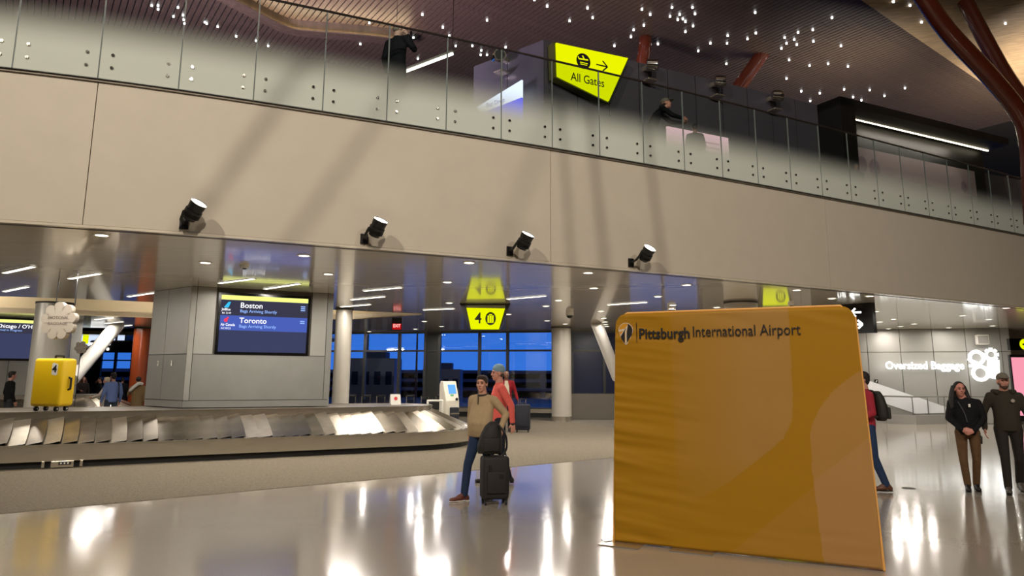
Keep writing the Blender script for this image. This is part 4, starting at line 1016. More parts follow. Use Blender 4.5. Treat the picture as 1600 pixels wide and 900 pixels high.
lg = area('sign_glow', online(1536, 572, RA_-nn*.6, RB_-nn*.6), online(1536, 572, RA_, RB_), 1.0, 3, (1, 1, .97), .9)
# wall speaker
p = online(1533, 531, RA_-nn*.1, RB_-nn*.1); t = thing('wall_speaker_box', 'small pale grey box speaker on the wall above the luggage symbol', 'speaker', tuple(p), math.atan2(ru.y, ru.x))
b = BM(); rbox(b, (0, -.1, 0), (.42, .26, .38), .02); obj('case', b, M_white, t); b = BM(); box(b, (0, -.235, 0), (.36, .01, .3)); obj('grille', b, M_wallR, t)
# right edge sign and pink screen
p = aty(1600, 538, 27); t = thing('edge_sign', 'black sign with a yellow disc at the far right edge', 'sign', tuple(p), 0)
b = BM(); box(b, (0, .1, 0), (1.0, .15, .42)); obj('case', b, M_blackg, t); b = BM(); disc_xz(b, .05, .0, .2, .2, .01); obj('disc', b, M_yel, t)
b = BM(); box(b, (.06, -.0, .0), (.22, .01, .06)); obj('mark', b, M_black, t)
p = aty(1606, 640, 27.5); t = thing('advert_screen', 'glowing pink upright advert screen cut by the right frame edge', 'screen', (p.x, p.y, 0), 0)
b = BM(); box(b, (0, .05, 1.4), (.9, .1, 2.4)); obj('case', b, M_black, t); b = BM(); box(b, (0, -.003, 1.45), (.8, .01, 2.1)); obj('display', b, emis('advert_pink', (240, 150, 170), 1.1), t)
# curb, rail and white ramp
cb = xy([onz(1330, 659, 0), onz(1386, 661.5, 0), onz(1432, 663.5, 0), onz(1479, 662, 0), onz(1600, 661, 0)])
bar_ = thing('guard_rail', 'low grey curb with steel guard rail around the white ramp', 'railing', (cb[2].x, cb[2].y, 0))
for i in range(4):
    a, c = cb[i], cb[i+1]; uu = (c-a).normalized(); nn_ = Vector((-uu.y, uu.x)); b = BM(); strip(b, [a+uu*.01, c-uu*.01], [a+uu*.01+nn_*.15, c-uu*.01+nn_*.15], 0, .33); obj('curb_panel', b, M_wallR, bar_, world=True)
M_rail = mat('rail_pale', (150, 150, 146), .3, metal=.7)
for px in (1341, 1384, 1429, 1453, 1479, 1530, 1580):
    g = online(px, 650, cb[1], cb[3]) if px < 1480 else online(px, 650, cb[3], cb[4])
    b = BM(); cone(b, (g.x, g.y+.07, .33), (g.x, g.y+.07, 1.02), .018, .018, 8); obj('post', b, M_rail, bar_, world=True)
b = BM(); tube(b, [(p.x, p.y+.07, 1.03) for p in cb], .03, 8); obj('handrail', b, M_rail, bar_, world=True)
yr = 29.40
pr = [aty(1340, 588, yr), aty(1358, 595, yr), aty(1479, 636, yr), aty(1479, 645, yr), aty(1431, 646.5, yr), aty(1376, 628, yr), aty(1340, 616, yr)]
t = thing('white_ramp', 'glossy white sloping ramp side descending behind the guard rail', 'ramp', (pr[2].x, yr, 0))
b = BM(); extrude_profile(b, [(p.x, p.z) for p in pr], .3, Matrix.Translation((0, yr, 0))); obj('slope', b, mat('ramp_white', (232, 234, 238), .2), t, world=True)
b = BM(); c = (pr[0].x+pr[3].x)/2; extrude_profile(b, [(pr[6].x, pr[6].z), (pr[4].x, pr[4].z), (pr[3].x, pr[3].z), (pr[3].x, 0.0), (pr[6].x, 0.0)], .27, Matrix.Translation((0, yr+.02, 0))); obj('base', b, M_wallR, t, world=True)
p = online(1369, 596, RA_-nn*.02, RB_-nn*.02); t = thing('room_sign', 'tiny black room sign on the wall above the ramp', 'sign', tuple(p), math.atan2(ru.y, ru.x))
b = BM(); box(b, (0, -.01, 0), (.14, .02, .16)); obj('plate', b, M_black, t); b = BM(); bar_xz(b, (-.02, -.04), (.03, .04), .03, -.024); obj('mark', b, M_white, t)
# floor drain
p = onz(1420, 763, 0); b = BM(); cone(b, (p.x, p.y, .0), (p.x, p.y, .004), .1, .1, 20); t = single('floor_cover', b, M_gap, 'small round dark cover in the glossy floor beside the banner', 'cover')
# steel benches near the far column
p = onz(925, 655, 0); 

# =================================================================== banner
BL, BR = onz(960, 846, 0), onz(1382, 892, 0)
bu = (BR-BL).normalized(); brz = math.atan2(bu.y, bu.x); WB_ = (BR-BL).length; HB = 2.36
bn = thing('fabric_banner', 'large freestanding yellow fabric banner reading Pittsburgh International Airport', 'banner', (BL.x, BL.y, .0), brz)
def bcol(uu, v):
    base = Vector(srgb((156, 112, 8))[:3]); tan1 = Vector(srgb((160, 120, 62))[:3]); tan2 = Vector(srgb((166, 124, 72))[:3])
    def interp(T, x):
        if x <= T[0][0]: return T[0][1]
        for (a, p), (c, q) in zip(T[:-1], T[1:]):
            if x <= c: f = (x-a)/(c-a); f = f*f*(3-2*f) if 0 else f; return p+(q-p)*f
        return T[-1][1]
    r1 = interp([(0, .735), (.2, .735), (.38, .732), (.46, .725), (.53, .69), (.57, .65), (.64, .57), (.71, .49), (.80, .36), (.86, .27)], v)
    c = base.copy()
    if uu < r1 and uu > .27:
        f = .25+.75*min(1, max(0, (uu-.27)/.3)); f *= 1-max(0, (v-.6)/.3) if v > .6 else 1; c = base.lerp(tan1, max(0, f)*.8)
    l2 = interp([(.22, 1.02), (.25, .985), (.30, .92), (.34, .875), (.40, .83), (.46, .80), (.51, .785), (.65, .785), (.93, .80), (1, .805)], v)
    if uu > l2 and v > .22:
        dg = .50+(1.0-uu)*.9
        c = base.lerp(tan2, .62 if v < dg else .95)
    elif v > .50+(1.0-uu)*.9+.02 and uu > .62-(v-.7)*1.1 and uu <= l2:
        c = base.lerp(tan2, .18)
    return c
nu, nv = 260, 240; me = bpy.data.meshes.new('fabric'); V = []; Fc = []; colr = []
from mathutils import noise as mn
def outline(uu, v):
    # trapezoid with rounded top corners
    wtop = .935; sh = (1-wtop)/2*(1-v); x = WB_*(sh+uu*(1-2*sh)); z = HB*(1-v)
    rC = .14
    for sx, cx_ in ((0, rC), (1, WB_-rC)):
        pass
    return x, z
def edge_clip(x, z):
    rC = .13; xl = WB_*.0325*(z/HB); xr = WB_-xl
    if z > HB-rC:
        cz = HB-rC
        hw = math.sqrt(max(0, rC*rC-(z-cz)**2)); xl2 = xl+rC-hw; xr2 = xr-rC+hw; return xl2, xr2
    return xl, xr
for j in range(nv+1):
    v = j/nv; v = v if v > .0 else .0
    z = HB*(1-v)+.012*v
    xl, xr = edge_clip(z, z) if False else edge_clip(0, min(z, HB-.0005))
    for i in range(nu+1):
        uu = i/nu; x = xl+(xr-xl)*uu; us = (x/WB_)
        wr_ = 0
        # wrinkles pulled in from the left edge, calmer towards the middle
        el = max(0, 1-us/.42)
        wr_ += .022*el**1.2*mn.noise(Vector((us*2.2, z*6.5+us*1.5, 0)))
        wr_ += .011*el*mn.noise(Vector((us*4, z*15+us*5, 4)))
        wr_ += .010*max(0, 1-z/.5)*mn.noise(Vector((us*2.5, z*10, 9)))
        wr_ += .004*mn.noise(Vector((us*3, z*3, 2)))
        wr_ += .009*max(0, 1-(HB-z)/.35)*mn.noise(Vector((us*2, z*9+us*6, 12)))
        eb = min(us, 1-us, (HB-z)/WB_, z/WB_)*WB_
        bulge = .05*min(1, eb/.03)**.5*1.0 if eb > 0 else 0
        V.append((x, -bulge-wr_*min(1, eb/.05), z)); c = bcol(us, v); colr.append(c)
for j in range(nv):
    for i in range(nu):
        a = j*(nu+1)+i; Fc.append((a, a+nu+1, a+nu+2, a+1))
me.from_pydata(V, [], Fc); ca = me.color_attributes.new('print', 'FLOAT_COLOR', 'POINT')
for i, c in enumerate(colr): ca.data[i].color = (c[0], c[1], c[2], 1)
for p in me.polygons: p.use_smooth = True
M_fab = mat('banner_fabric', (200, 140, 10), .62, bump=.05, bscale=400, spec=.25)
at = M_fab.node_tree.nodes.new('ShaderNodeAttribute'); at.attribute_name = 'print'; M_fab.node_tree.links.new(at.outputs['Color'], M_fab.node_tree.nodes['Principled BSDF'].inputs['Base Color'])
me.materials.append(M_fab); fo = bpy.data.objects.new('front_fabric', me); col.objects.link(fo); fo.parent = bn
# edge and back
b = BM(); ol = []
for k in range(60):
    z = .012+(HB-.012)*k/59; ol.append((edge_clip(0, min(z, HB-.0005))[0], z))
or_ = [(WB_-x, z) for x, z in ol[::-1]]; extrude_profile(b, (ol+or_)[::-1], .05, Matrix.Translation((0, -.002, 0))); obj('back_fabric', b, mat('banner_edge', (222, 160, 50), .6), bn)
b = BM(); pts = [(x, -.02, z) for x, z in ol[::3]]+[(x, -.02, z) for x, z in ol[::-1][0:1]]+[(x, -.02, z) for x, z in or_[::3]]+[(ol[0][0]*-1+WB_, -.02, .012)]
tube(b, pts, .012, 8); obj('piping', b, mat('piping', (230, 170, 90), .5), bn, smooth=True)
for x in (.12, WB_*.33, WB_*.78):
    b = BM(); box(b, (x, -.0, .006), (.42, .34 if x > .2 else .5, .01)); 
    if x < 1: obj('foot_plate', b, M_steel, bn)
    else: b.free()
b = BM(); tube(b, [(-.01, -.05, .012), (-.06, -.12, .01), (-.13, -.03, .01)], .008, 6); obj('foot_strap', b, M_black, bn)
# logo and lettering
def bpx(px, py):
    d = ray(px, py); p = online(px, py, BL, BR); v = p-BL; return v.x*bu.x+v.y*bu.y, p.z
tx0, tz0 = bpx(1001.5, 523); tx1, tz1 = bpx(1252, 516)
M_ink = mat('print_black', (16, 12, 10), .6)
YF = -.062
bb = text_bm('Pittsburgh', .155, .001, .0035); xs = [v.co.x for v in bb.verts]; w1 = max(xs)-min(xs); xm = min(xs)
px_end, _ = bpx(1079.5, 520); s_ = (px_end-tx0)/w1; bb.transform(Matrix.Translation((tx0-xm*s_, YF, tz0-.0)) @ UPR @ Matrix.Diagonal((s_, 1, 1, 1))); obj('lettering', bb, M_ink, bn)
xi, zi = bpx(1085, 519); bb = text_bm('International Airport', .155, .001, .0); xs = [v.co.x for v in bb.verts]; w1 = max(xs)-min(xs); xm = min(xs); s_ = (tx1-xi)/w1
bb.transform(Matrix.Translation((xi-xm*s_, YF, (zi+tz1)/2)) @ UPR @ Matrix.Diagonal((s_, 1, 1, 1))); obj('lettering', bb, M_ink, bn)
lx, lz = bpx(997.5, 520); b = BM(); box(b, (lx, YF, lz), (.006, .003, .215)); obj('divider_line', b, M_ink, bn)
gx, gz = bpx(980.5, 521.5)
def shield(sc_):
    P = []
    for k in range(24):
        a = math.pi*k/23; P.append((math.cos(a)*.082*sc_, math.sin(a)*.085*sc_+.03))
    for k in range(1, 12):
        f = k/12; P.append((-.082*sc_*(1-f)**.6, .03-.15*f*sc_))
    P.append((0, .03-.15*sc_))
    for k in range(11, 0, -1):
        f = k/12; P.append((.082*sc_*(1-f)**.6, .03-.15*f*sc_))
    return P
M_pale = mat('print_pale', (205, 190, 170), .6)
b = BM(); extrude_profile(b, shield(1.0), .002, Matrix.Translation((gx, YF+.002, gz))); em = obj('emblem', b, M_pale, bn)
b = BM(); extrude_profile(b, shield(.93), .002, Matrix.Translation((gx, YF+.0, gz))); obj('field', b, mat('print_gold', (196, 136, 20), .6), em)
b = BM(); extrude_profile(b, [(.028, .105), (.062, .075), (.076, .03), (.066, -.02), (.01, -.10), (.012, .0)], .002, Matrix.Translation((gx, YF-.002, gz))); extrude_profile(b, [(-.01, .04), (-.012, -.108), (-.05, -.055), (-.056, -.03)], .002, Matrix.Translation((gx, YF-.002, gz))); obj('wing', b, M_ink, em)
b = BM(); bar_xz(b, (gx-.078, gz+.03), (gx+.03, gz+.045), .02, YF-.0015, .002); bar_xz(b, (gx-.06, gz-.03), (gx+.04, gz+.1), .014, YF-.0015, .002); bar_xz(b, (gx+.002, gz-.105), (gx+.002, gz+.05), .016, YF-.0015, .002); obj('beam', b, M_pale, em)


# =================================================================== PEOPLE
def remesh(bm, vox, sm=3):
    """mark a set of overlapping volumes to be fused into one surface when the script ends"""
    PEND[id(bm)] = (vox, sm); return bm
def loft(bm, rings, n=20):
    """rings: (centre, rx, ry, yaw) elliptical sections joined and capped"""
    rows = []
    for c, rx, ry, yaw in rings:
        ca, sa = math.cos(yaw), math.sin(yaw)
        rows.append([bm.verts.new((c[0]+rx*math.cos(t)*ca-ry*math.sin(t)*sa, c[1]+rx*math.cos(t)*sa+ry*math.sin(t)*ca, c[2])) for t in (2*math.pi*k/n for k in range(n))])
    for a, b_ in zip(rows[:-1], rows[1:]):
        for k in range(n): bm.faces.new((a[k], a[(k+1) % n], b_[(k+1) % n], b_[k]))
    bm.faces.new(rows[0][::-1]); bm.faces.new(rows[-1])
def lerp(a, b, t): return Vector(a).lerp(Vector(b), t)
DEF = dict(head=(0, .02, 1.625), neck=(0, -.01, 1.47), chest=(0, 0, 1.30), waist=(0, 0, 1.08), pelvis=(0, 0, .95),
           sR=(.185, -.01, 1.40), eR=(.25, -.03, 1.14), wR=(.26, .06, .90), sL=(-.185, -.01, 1.40), eL=(-.25, -.03, 1.14), wL=(-.26, .06, .90),
           hR=(.095, 0, .92), kR=(.105, .03, .50), aR=(.11, -.02, .085), hL=(-.095, 0, .92), kL=(-.105, .03, .50), aL=(-.11, -.02, .085),
           tR=(.13, .16, .04), tL=(-.13, .16, .04), syaw=0, hyaw=0, hpitch=0)
M_eye = mat('eye_dark', (30, 22, 20), .2); M_lip = mat('lip', (150, 82, 74), .5)
def hand(bm, w_, d, palm_n, curl, side, spread=1.0):
    """palm, four unequal fingers and a thumb; d points along the hand, palm_n out of the palm"""
    w_ = Vector(w_); d = Vector(d).normalized(); n = Vector(palm_n); n = (n-d*n.dot(d)).normalized(); x = d.cross(n)*side
    pm = w_+d*.045
    M = Matrix((x, d, n)).transposed()
    ball(bm, pm, (.040, .052, .017), 12, M); ball(bm, w_+d*.01, (.028, .03, .02), 10, M)
    for k, (off, ln) in enumerate(((.030, .072), (.010, .080), (-.010, .075), (-.029, .058))):
        p0 = w_+d*.082+x*off; a1, a2, a3 = curl*.6, curl*1.3, curl*1.9
        p1 = p0+(d*math.cos(a1)+n*math.sin(a1))*ln*.42; p2 = p1+(d*math.cos(a2)+n*math.sin(a2))*ln*.32; p3 = p2+(d*math.cos(a3)+n*math.sin(a3))*ln*.26
        limb(bm, p0-d*.02, .0095, p1, .0088, 8); limb(bm, p1, .0088, p2, .0082, 8); limb(bm, p2, .0082, p3, .0074, 8)
    t0 = w_+d*.028+x*.028; t1 = t0+(x*.8+d*.75+n*.35).normalized()*.036; t2 = t1+(x*.2+d+n*.5).normalized()*.030
    limb(bm, t0, .013, t1, .0105, 8); limb(bm, t1, .0105, t2, .0085, 8)
def person(label, loc, fdir, h, J=None, top=(60, 60, 60), legs=(40, 45, 60), skin=(200, 150, 125), hair=(30, 22, 18), shoe=(30, 28, 28), style='short', detail=2, girth=1.0, hands=None, group=None, no_legs=False, sole=None, topname='sweater', rough=.85, coat_len=0):
    j = {k: (Vector(v) if isinstance(v, tuple) else v) for k, v in DEF.items()}
    for k, v in (J or {}).items(): j[k] = Vector(v) if isinstance(v, tuple) else v
    S = h/1.75
    t = thing('person', label, 'person', tuple(loc), math.atan2(-fdir[0], fdir[1]), group)
    vb = (.0075 if detail == 2 else .013 if detail == 1 else .02)*1.0
    vc = (.012 if detail == 2 else .016 if detail == 1 else .024)
    fin = lambda b: (b.transform(Matrix.Scale(S, 4)), b)[1]
    key = ','.join(map(str, skin)); M_skin = mat('skin_'+key, skin, .55, noise=.04, scale=12)
    sy = j['syaw']; G = girth
    # body: head, neck, hands and the core under the clothes, one continuous surface
    b = BM(); hd = j['head']; HM = Matrix.Rotation(j['hyaw'], 3, 'Z') @ Matrix.Rotation(-j['hpitch'], 3, 'X')
    P = lambda x, y, z: hd+HM @ Vector((x, y, z))
    ball(b, P(0, -.012, .03), (.074, .095, .088), 20, HM); ball(b, P(0, .018, -.035), (.058, .068, .075), 16, HM); ball(b, P(0, .05, -.085), (.032, .028, .026), 12, HM)
    limb(b, P(0, .08, .015), .011, P(0, .098, -.022), .014, 8); ball(b, P(0, .09, -.026), (.018, .012, .010), 8, HM)
    ball(b, P(0, .068, .032), (.052, .022, .014), 10, HM); ball(b, P(.035, .06, -.025), (.022, .02, .022), 8, HM); ball(b, P(-.035, .06, -.025), (.022, .02, .022), 8, HM)
    ball(b, P(0, .078, -.058), (.024, .012, .012), 8, HM)
    for s_ in (-1, 1): ball(b, P(.077*s_, -.008, -.005), (.010, .02, .033), 8, HM)
    limb(b, P(0, -.02, -.06), .055, j['neck']-Vector((0, 0, .03)), .062, 14)
    core = .035
    for a, c in (('neck', 'chest'), ('chest', 'waist'), ('waist', 'pelvis'), ('chest', 'sR'), ('chest', 'sL'), ('pelvis', 'hR'), ('pelvis', 'hL'), ('hR', 'kR'), ('kR', 'aR'), ('hL', 'kL'), ('kL', 'aL'), ('sR', 'eR'), ('sL', 'eL')):
        if no_legs and a[0] in 'hk': continue
        limb(b, j[a], core, j[c], core*.9, 8)
    for s_, sd in (('R', 1), ('L', -1)):
        limb(b, j['e'+s_], .036, j['w'+s_], .027, 10)
        hs = (hands or {}).get(s_, {})
        d = hs.get('d') or (j['w'+s_]-j['e'+s_]); n_h = hs.get('n') or (-sd, .15, 0)
        hand(b, j['w'+s_], d, n_h, hs.get('curl', .45), sd)
    body = obj('body', fin(remesh(b, vb, 2)), M_skin, t, smooth=True)
    if detail == 2:
        for s_ in (-1, 1):
            b = BM(); ball(b, P(.030*s_, .079, .008), (.012, .008, .006), 8, HM); obj('eye', fin(b), M_eye, t)
            b = BM(); bb0 = P(.014*s_, .090, .031); bb1 = P(.048*s_, .078, .030); limb(b, bb0, .0045, bb1, .0035, 6); obj('eyebrow', fin(b), mat('hair_'+str(hair), hair, .7), t)
        b = BM(); ball(b, P(0, .089, -.058), (.022, .006, .0055), 8, HM); obj('mouth', fin(b), M_lip, t)
    # hair or hat
    M_h = mat('hair_'+str(hair), hair, .7, noise=.2, scale=60)
    b = BM(); nm = 'hair'
    if style in ('short', 'bald', 'cap', 'beanie'):
        if style == 'short':
            ball(b, P(0, -.022, .050), (.083, .098, .085), 18, HM); ball(b, P(0, .045, .098), (.064, .042, .028), 12, HM); ball(b, P(0, -.06, .0), (.074, .05, .08), 12, HM)
            for s_ in (-1, 1): ball(b, P(.073*s_, .0, .035), (.012, .035, .04), 8, HM)
        elif style == 'bald': ball(b, P(0, -.05, -.01), (.080, .060, .05), 12, HM)
        elif style == 'cap': ball(b, P(0, -.05, -.015), (.077, .055, .05), 12, HM)
        else: ball(b, P(0, -.05, -.02), (.075, .052, .045), 12, HM)
    elif style == 'long':
        ball(b, P(0, -.032, .048), (.086, .094, .088), 18, HM)
        for s_ in (-1, 1):
            for k, (x, y) in enumerate(((.085, -.02), (.095, -.05), (.06, -.08))):
                tube(b, [P(x*.85*s_, y, .06), P((x+.02)*s_, y-.005, -.06), P((x+.045)*s_, y+.01, -.17), P((x+.05)*s_, y+.03, -.29-.03*k)], [.03, .034, .036, .022], 8)
        tube(b, [P(0, -.09, .04), P(0, -.11, -.1), P(0, -.10, -.28)], [.07, .075, .05], 10)
    elif style == 'bun':
        ball(b, P(0, -.03, .045), (.088, .10, .09), 16, HM); ball(b, P(0, -.13, .03), .05, 10); 
    obj(nm, fin(remesh(b, vb*1.2, 2)), M_h, t, smooth=True)
    if style == 'beanie':
        b = BM(); ball(b, P(0, -.018, .062), (.084, .102, .088), 18, HM); cone(b, P(0, -.016, .035), P(0, -.016, .06), .088, .088, 20)
        obj('beanie', fin(remesh(b, vb*1.2, 2)), mat('beanie_knit', (112, 138, 150), .9), t, smooth=True)
    if style == 'cap':
        b = BM(); ball(b, P(0, -.015, .055), (.084, .102, .078), 18, HM); brm = obj('cap', fin(remesh(b, vb*1.2, 2)), mat('cap_cloth', (104, 98, 86), .85), t, smooth=True)
        b = BM(); ball(b, P(0, .10, .048), (.068, .075, .010), 14, HM @ Matrix.Rotation(R(-10), 3, 'X')); obj('brim', fin(b), MATS['cap_cloth'], brm, smooth=True)
    # top garment
    M_top = mat('cloth_'+str(top), top, rough, noise=.06, scale=25, bump=.15, bscale=45, spec=.2)
    b = BM(); nk, chs, ws, pv = j['neck'], j['chest'], j['waist'], j['pelvis']
    lo = pv+Vector((0, 0, -.06-coat_len))
    by = Vector((0, .035*(G-1)*4, 0))
    loft(b, [(lo, .168*G, .118*G, 0), (lerp(lo, ws, .5)+by*.6, .170*G, .125*G, 0), (ws+by, .162*G, .120*G, sy*.5), (lerp(ws, chs, .5)+by*.6, .172*(G*.5+.5), .120*(G*.6+.4), sy*.8), (chs, .185, .115, sy), (lerp(chs, nk, .55), .165, .095, sy), (nk+Vector((0, 0, -.02)), .085, .07, sy), (nk+Vector((0, .0, .02)), .066, .064, sy)])
    for s_ in 'RL':
        sh, el, wr = j['s'+s_], j['e'+s_], j['w'+s_]
        limb(b, lerp(nk, sh, .55)+Vector((0, 0, .0)), .05, sh, .064, 12); limb(b, sh, .066, el, .053, 12); limb(b, el, .054, lerp(el, wr, .97), .038, 12)
        k1 = lerp(el, wr, .86); limb(b, k1, .044, lerp(el, wr, .97), .041, 12)
    obj(topname, fin(remesh(b, vc, 4)), M_top, t, smooth=True)
    if not no_legs:
        M_leg = mat('trouser_'+str(legs), legs, .85, noise=.10, scale=14, bump=.2, bscale=30, spec=.2)
        b = BM(); ball(b, pv+Vector((0, -.005, .0)), (.158*G, .118*G, .12), 18)
        for s_ in 'RL':
            hp, kn, an = j['h'+s_], j['k'+s_], j['a'+s_]
            limb(b, hp, .092*(G*.5+.5), lerp(hp, kn, .5), .080, 14); limb(b, lerp(hp, kn, .5), .080, kn, .064, 14); limb(b, kn, .064, lerp(kn, an, .45), .060, 14); limb(b, lerp(kn, an, .45), .060, lerp(kn, an, .97), .054, 14)
        obj('trousers', fin(remesh(b, vc, 4)), M_leg, t, smooth=True)
        M_shoe = mat('shoe_'+str(shoe), shoe, .5)
        for s_ in 'RL':
            an, to = j['a'+s_], j['t'+s_]; dd = (to-an); dd.z = 0; dd.normalize(); sl = (to.z-.04)-(an.z-.085)
            b = BM(); hl = an-dd*.05+Vector((0, 0, -.045)); ball(b, hl, (.037, .037, .04), 12)
            q = Matrix.Rotation(math.atan2(-dd.x, dd.y), 3, 'Z')
            limb(b, hl, .038, an+Vector((0, 0, .01)), .046, 10); ball(b, lerp(hl, to, .55)+Vector((0, 0, .005)), (.044, .10, .036), 12, q); ball(b, to+Vector((0, 0, -.005)), (.046, .06, .031), 12, q); limb(b, an, .044, lerp(an, to, .45)+Vector((0, 0, -.0)), .036, 10)
            so = obj('shoe', fin(remesh(b, vc*.7, 2)), M_shoe, t, smooth=True)
            b = BM(); a0, a1 = hl+Vector((0, 0, -.034)), to+Vector((0, 0, -.03)); mt, L_ = seg_matrix(a0, a1)
            for p_, r_ in ((a0, (.04, .04, .010)), (lerp(a0, a1, .5), (.041, .10, .010)), (a1, (.047, .062, .010))): ball(b, p_, r_, 12, q)
            obj('sole', fin(b), mat('sole_'+str(sole), sole, .6) if sole else M_black, so)
    return t, j, S
def child(name, b, m, t, S=1, smooth=True):
    b.transform(Matrix.Scale(S, 4)); return obj(name, b, m, t, smooth=smooth)
def W(t, p): return wmat(t) @ Vector(p)
def trolley(name, label, loc, rz, w_, d_, h_, m, hh, cat='suitcase', group=None, wheels=True):
    t = thing(name, label, cat, tuple(loc), rz, group)
    b = BM(); rbox(b, (0, 0, .07+h_/2), (w_, d_, h_), .045, seg=3); sh = obj('shell', b, m, t, smooth=True)
    for s_ in (-.09, .09):
        b = BM(); cone(b, (s_, d_*.28, h_*.9), (s_, d_*.28, hh), .009, .009, 8); obj('pull_tube', b, M_steel, t, smooth=True)
    b = BM(); limb(b, (-.11, d_*.28, hh), .016, (.11, d_*.28, hh), .016, 8); obj('pull_grip', b, M_black, t, smooth=True)
    b = BM(); rbox(b, (0, -d_/2-.012, .07+h_*.40), (w_*.7, .03, h_*.5), .012); obj('front_pocket', b, m, t, smooth=True)
    b = BM(); tube(b, [(-.08, 0, .07+h_), (-.07, 0, .10+h_), (.07, 0, .10+h_), (.08, 0, .07+h_)], .012, 8); obj('carry_handle', b, M_black, t, smooth=True)
    for sx in (-1, 1):
        for sy_ in (-1, 1):
            b = BM(); x, y = sx*w_*.38, sy_*d_*.34; cone(b, (x-.012, y, .032), (x+.012, y, .032), .032, .032, 14); box(b, (x, y, .06), (.035, .03, .04)); obj('wheel', b, M_black, t, smooth=True)
    return t

SKIN1, SKIN2, SKIN3 = (196, 142, 118), (186, 132, 112), (118, 78, 60)
# man in the tan sweater, striding to the left with his suitcase
p = onz(738, 784, 0)
J1 = dict(aR=(.20, .14, .085), kR=(.15, .13, .50), hR=(.09, 0, .92), tR=(.27, .30, .04), aL=(-.09, -.20, .10), kL=(-.09, -.02, .50), tL=(-.09, -.04, .05),
          sL=(-.19, -.02, 1.395), eL=(-.33, -.12, 1.20), wL=(-.33, .02, 1.0), eR=(.25, -.06, 1.13), wR=(.20, .02, .90), hyaw=R(16), waist=(0, .02, 1.08), pelvis=(0, -.01, .94))
man, jm, Sm = person('man in tan quarter-zip sweater and jeans walking with a black suitcase', (p.x+.12, p.y+.05, 0), (-.55, -.83), 1.70, J1, top=(166, 144, 112), legs=(38, 52, 78), skin=SKIN1, hair=(46, 32, 24), shoe=(92, 42, 30), sole=(220, 214, 205), girth=1.22,
       hands={'L': dict(d=(-.1, .0, -1), n=(.3, .9, 0), curl=.95)})
b = BM(); box(b, (0, .105, 1.40), (.008, .02, .13)); child('zip', b, M_gap, man, Sm)
b = BM()
for k in range(16):
    a = k*2*math.pi/16; a2 = a+2*math.pi/16
    limb(b, (.072*math.cos(a), -.01+.07*math.sin(a), 1.478-.015*math.sin(a)), .014, (.072*math.cos(a2), -.01+.07*math.sin(a2), 1.478-.015*math.sin(a2)), .014, 6)
child('collar', b, mat('collar_dark', (58, 52, 50), .8), man, Sm)
hw = W(man, Vector(jm['wL'])*Sm); hx = onz(772, 790, 0)
M_bag = mat('black_nylon', (26, 23, 22), .7, noise=.1, scale=50, bump=.1)
sc1 = trolley('suitcase', 'black soft upright suitcase pulled by the man in the tan sweater', (hx.x+.0, hx.y+.12, 0), R(14), .37, .25, .56, M_bag, hw.z-.06)
b = BM(); rbox(b, (.06, -.155, .38), (.05, .01, .06), .004); obj('badge', b, M_black, sc1); b = BM(); rbox(b, (-.09, -.14, .46), (.03, .02, .12), .005); obj('strap', b, M_black, sc1)
# backpack standing on the suitcase
bpk = thing('backpack', 'black backpack standing on the suitcase of the man in tan', 'backpack', (hx.x-.05, hx.y+.10, .66), R(14))
b = BM(); loft(b, [((-.02, 0, 0), .17, .11, 0), ((-.02, 0, .1), .175, .12, 0), ((0, 0, .25), .15, .11, 0), ((.02, 0, .36), .11, .09, 0), ((.03, 0, .42), .05, .05, 0)], 16); obj('bag', remesh(b, .012, 6), M_bag, bpk, smooth=True)
b = BM(); tube(b, smooth3([(.08, -.1, .38), (.17, -.12, .25), (.19, -.11, .08), (.14, -.1, -.02)]), .014, 8); obj('strap', b, M_black, bpk, smooth=True)
b = BM(); rbox(b, (-.02, -.115, .12), (.22, .04, .18), .018); obj('pocket', b, M_bag, bpk, smooth=True)
# man in the beanie behind him
q = aty(770, 600, 12.3)
J2 = dict(hyaw=R(8), eR=(.24, -.06, 1.12), wR=(.25, -.02, .88), eL=(-.26, -.14, 1.15), wL=(-.28, -.16, .90), aR=(.1, .12, .085), kR=(.1, .1, .5), tR=(.11, .28, .04), aL=(-.1, -.14, .10), kL=(-.1, -.02, .5), tL=(-.1, .02, .05))
m2_, j2, S2 = person('man in coral long-sleeved shirt and blue-grey beanie behind the man in tan', (q.x+.10, q.y, 0), (-.98, -.2), 1.87, J2, top=(208, 92, 84), legs=(30, 32, 40), skin=SKIN2, hair=(60, 44, 34), style='beanie')
b = BM(); e_, w_ = Vector(j2['eL']), Vector(j2['wL']); limb(b, lerp(e_, w_, .99), .036, lerp(e_, w_, 1.04), .035, 12); child('watch', b, M_black, m2_, S2)
# man in the red jacket far behind
q = aty(791, 600, 23.6)
m3_, j3, S3 = person('balding man in red jacket over a cream shirt beside a black suitcase', (q.x, q.y, 0.006), (.1, -1), 1.88, dict(hpitch=R(-18), eL=(-.27, -.03, 1.14), wL=(-.33, .06, .93)), top=(132, 26, 34), legs=(22, 22, 26), skin=SKIN3, hair=(24, 20, 18), style='bald', detail=1, topname='jacket')
b = BM(); loft(b, [((0, .045, .84), .11, .095, 0), ((0, .045, 1.1), .115, .095, 0), ((0, .045, 1.3), .10, .088, 0), ((0, .03, 1.46), .05, .06, 0)], 16); child('shirt', b, mat('cream_shirt', (206, 196, 172), .8), m3_, S3)
hw = W(m3_, Vector(j3['wL'])*S3); trolley('suitcase', 'dark upright suitcase held by the man in the red jacket', (hw.x+.16, hw.y-.10, .006), R(-6), .46, .30, .78, mat('navy_nylon', (24, 26, 38), .7), 1.0)
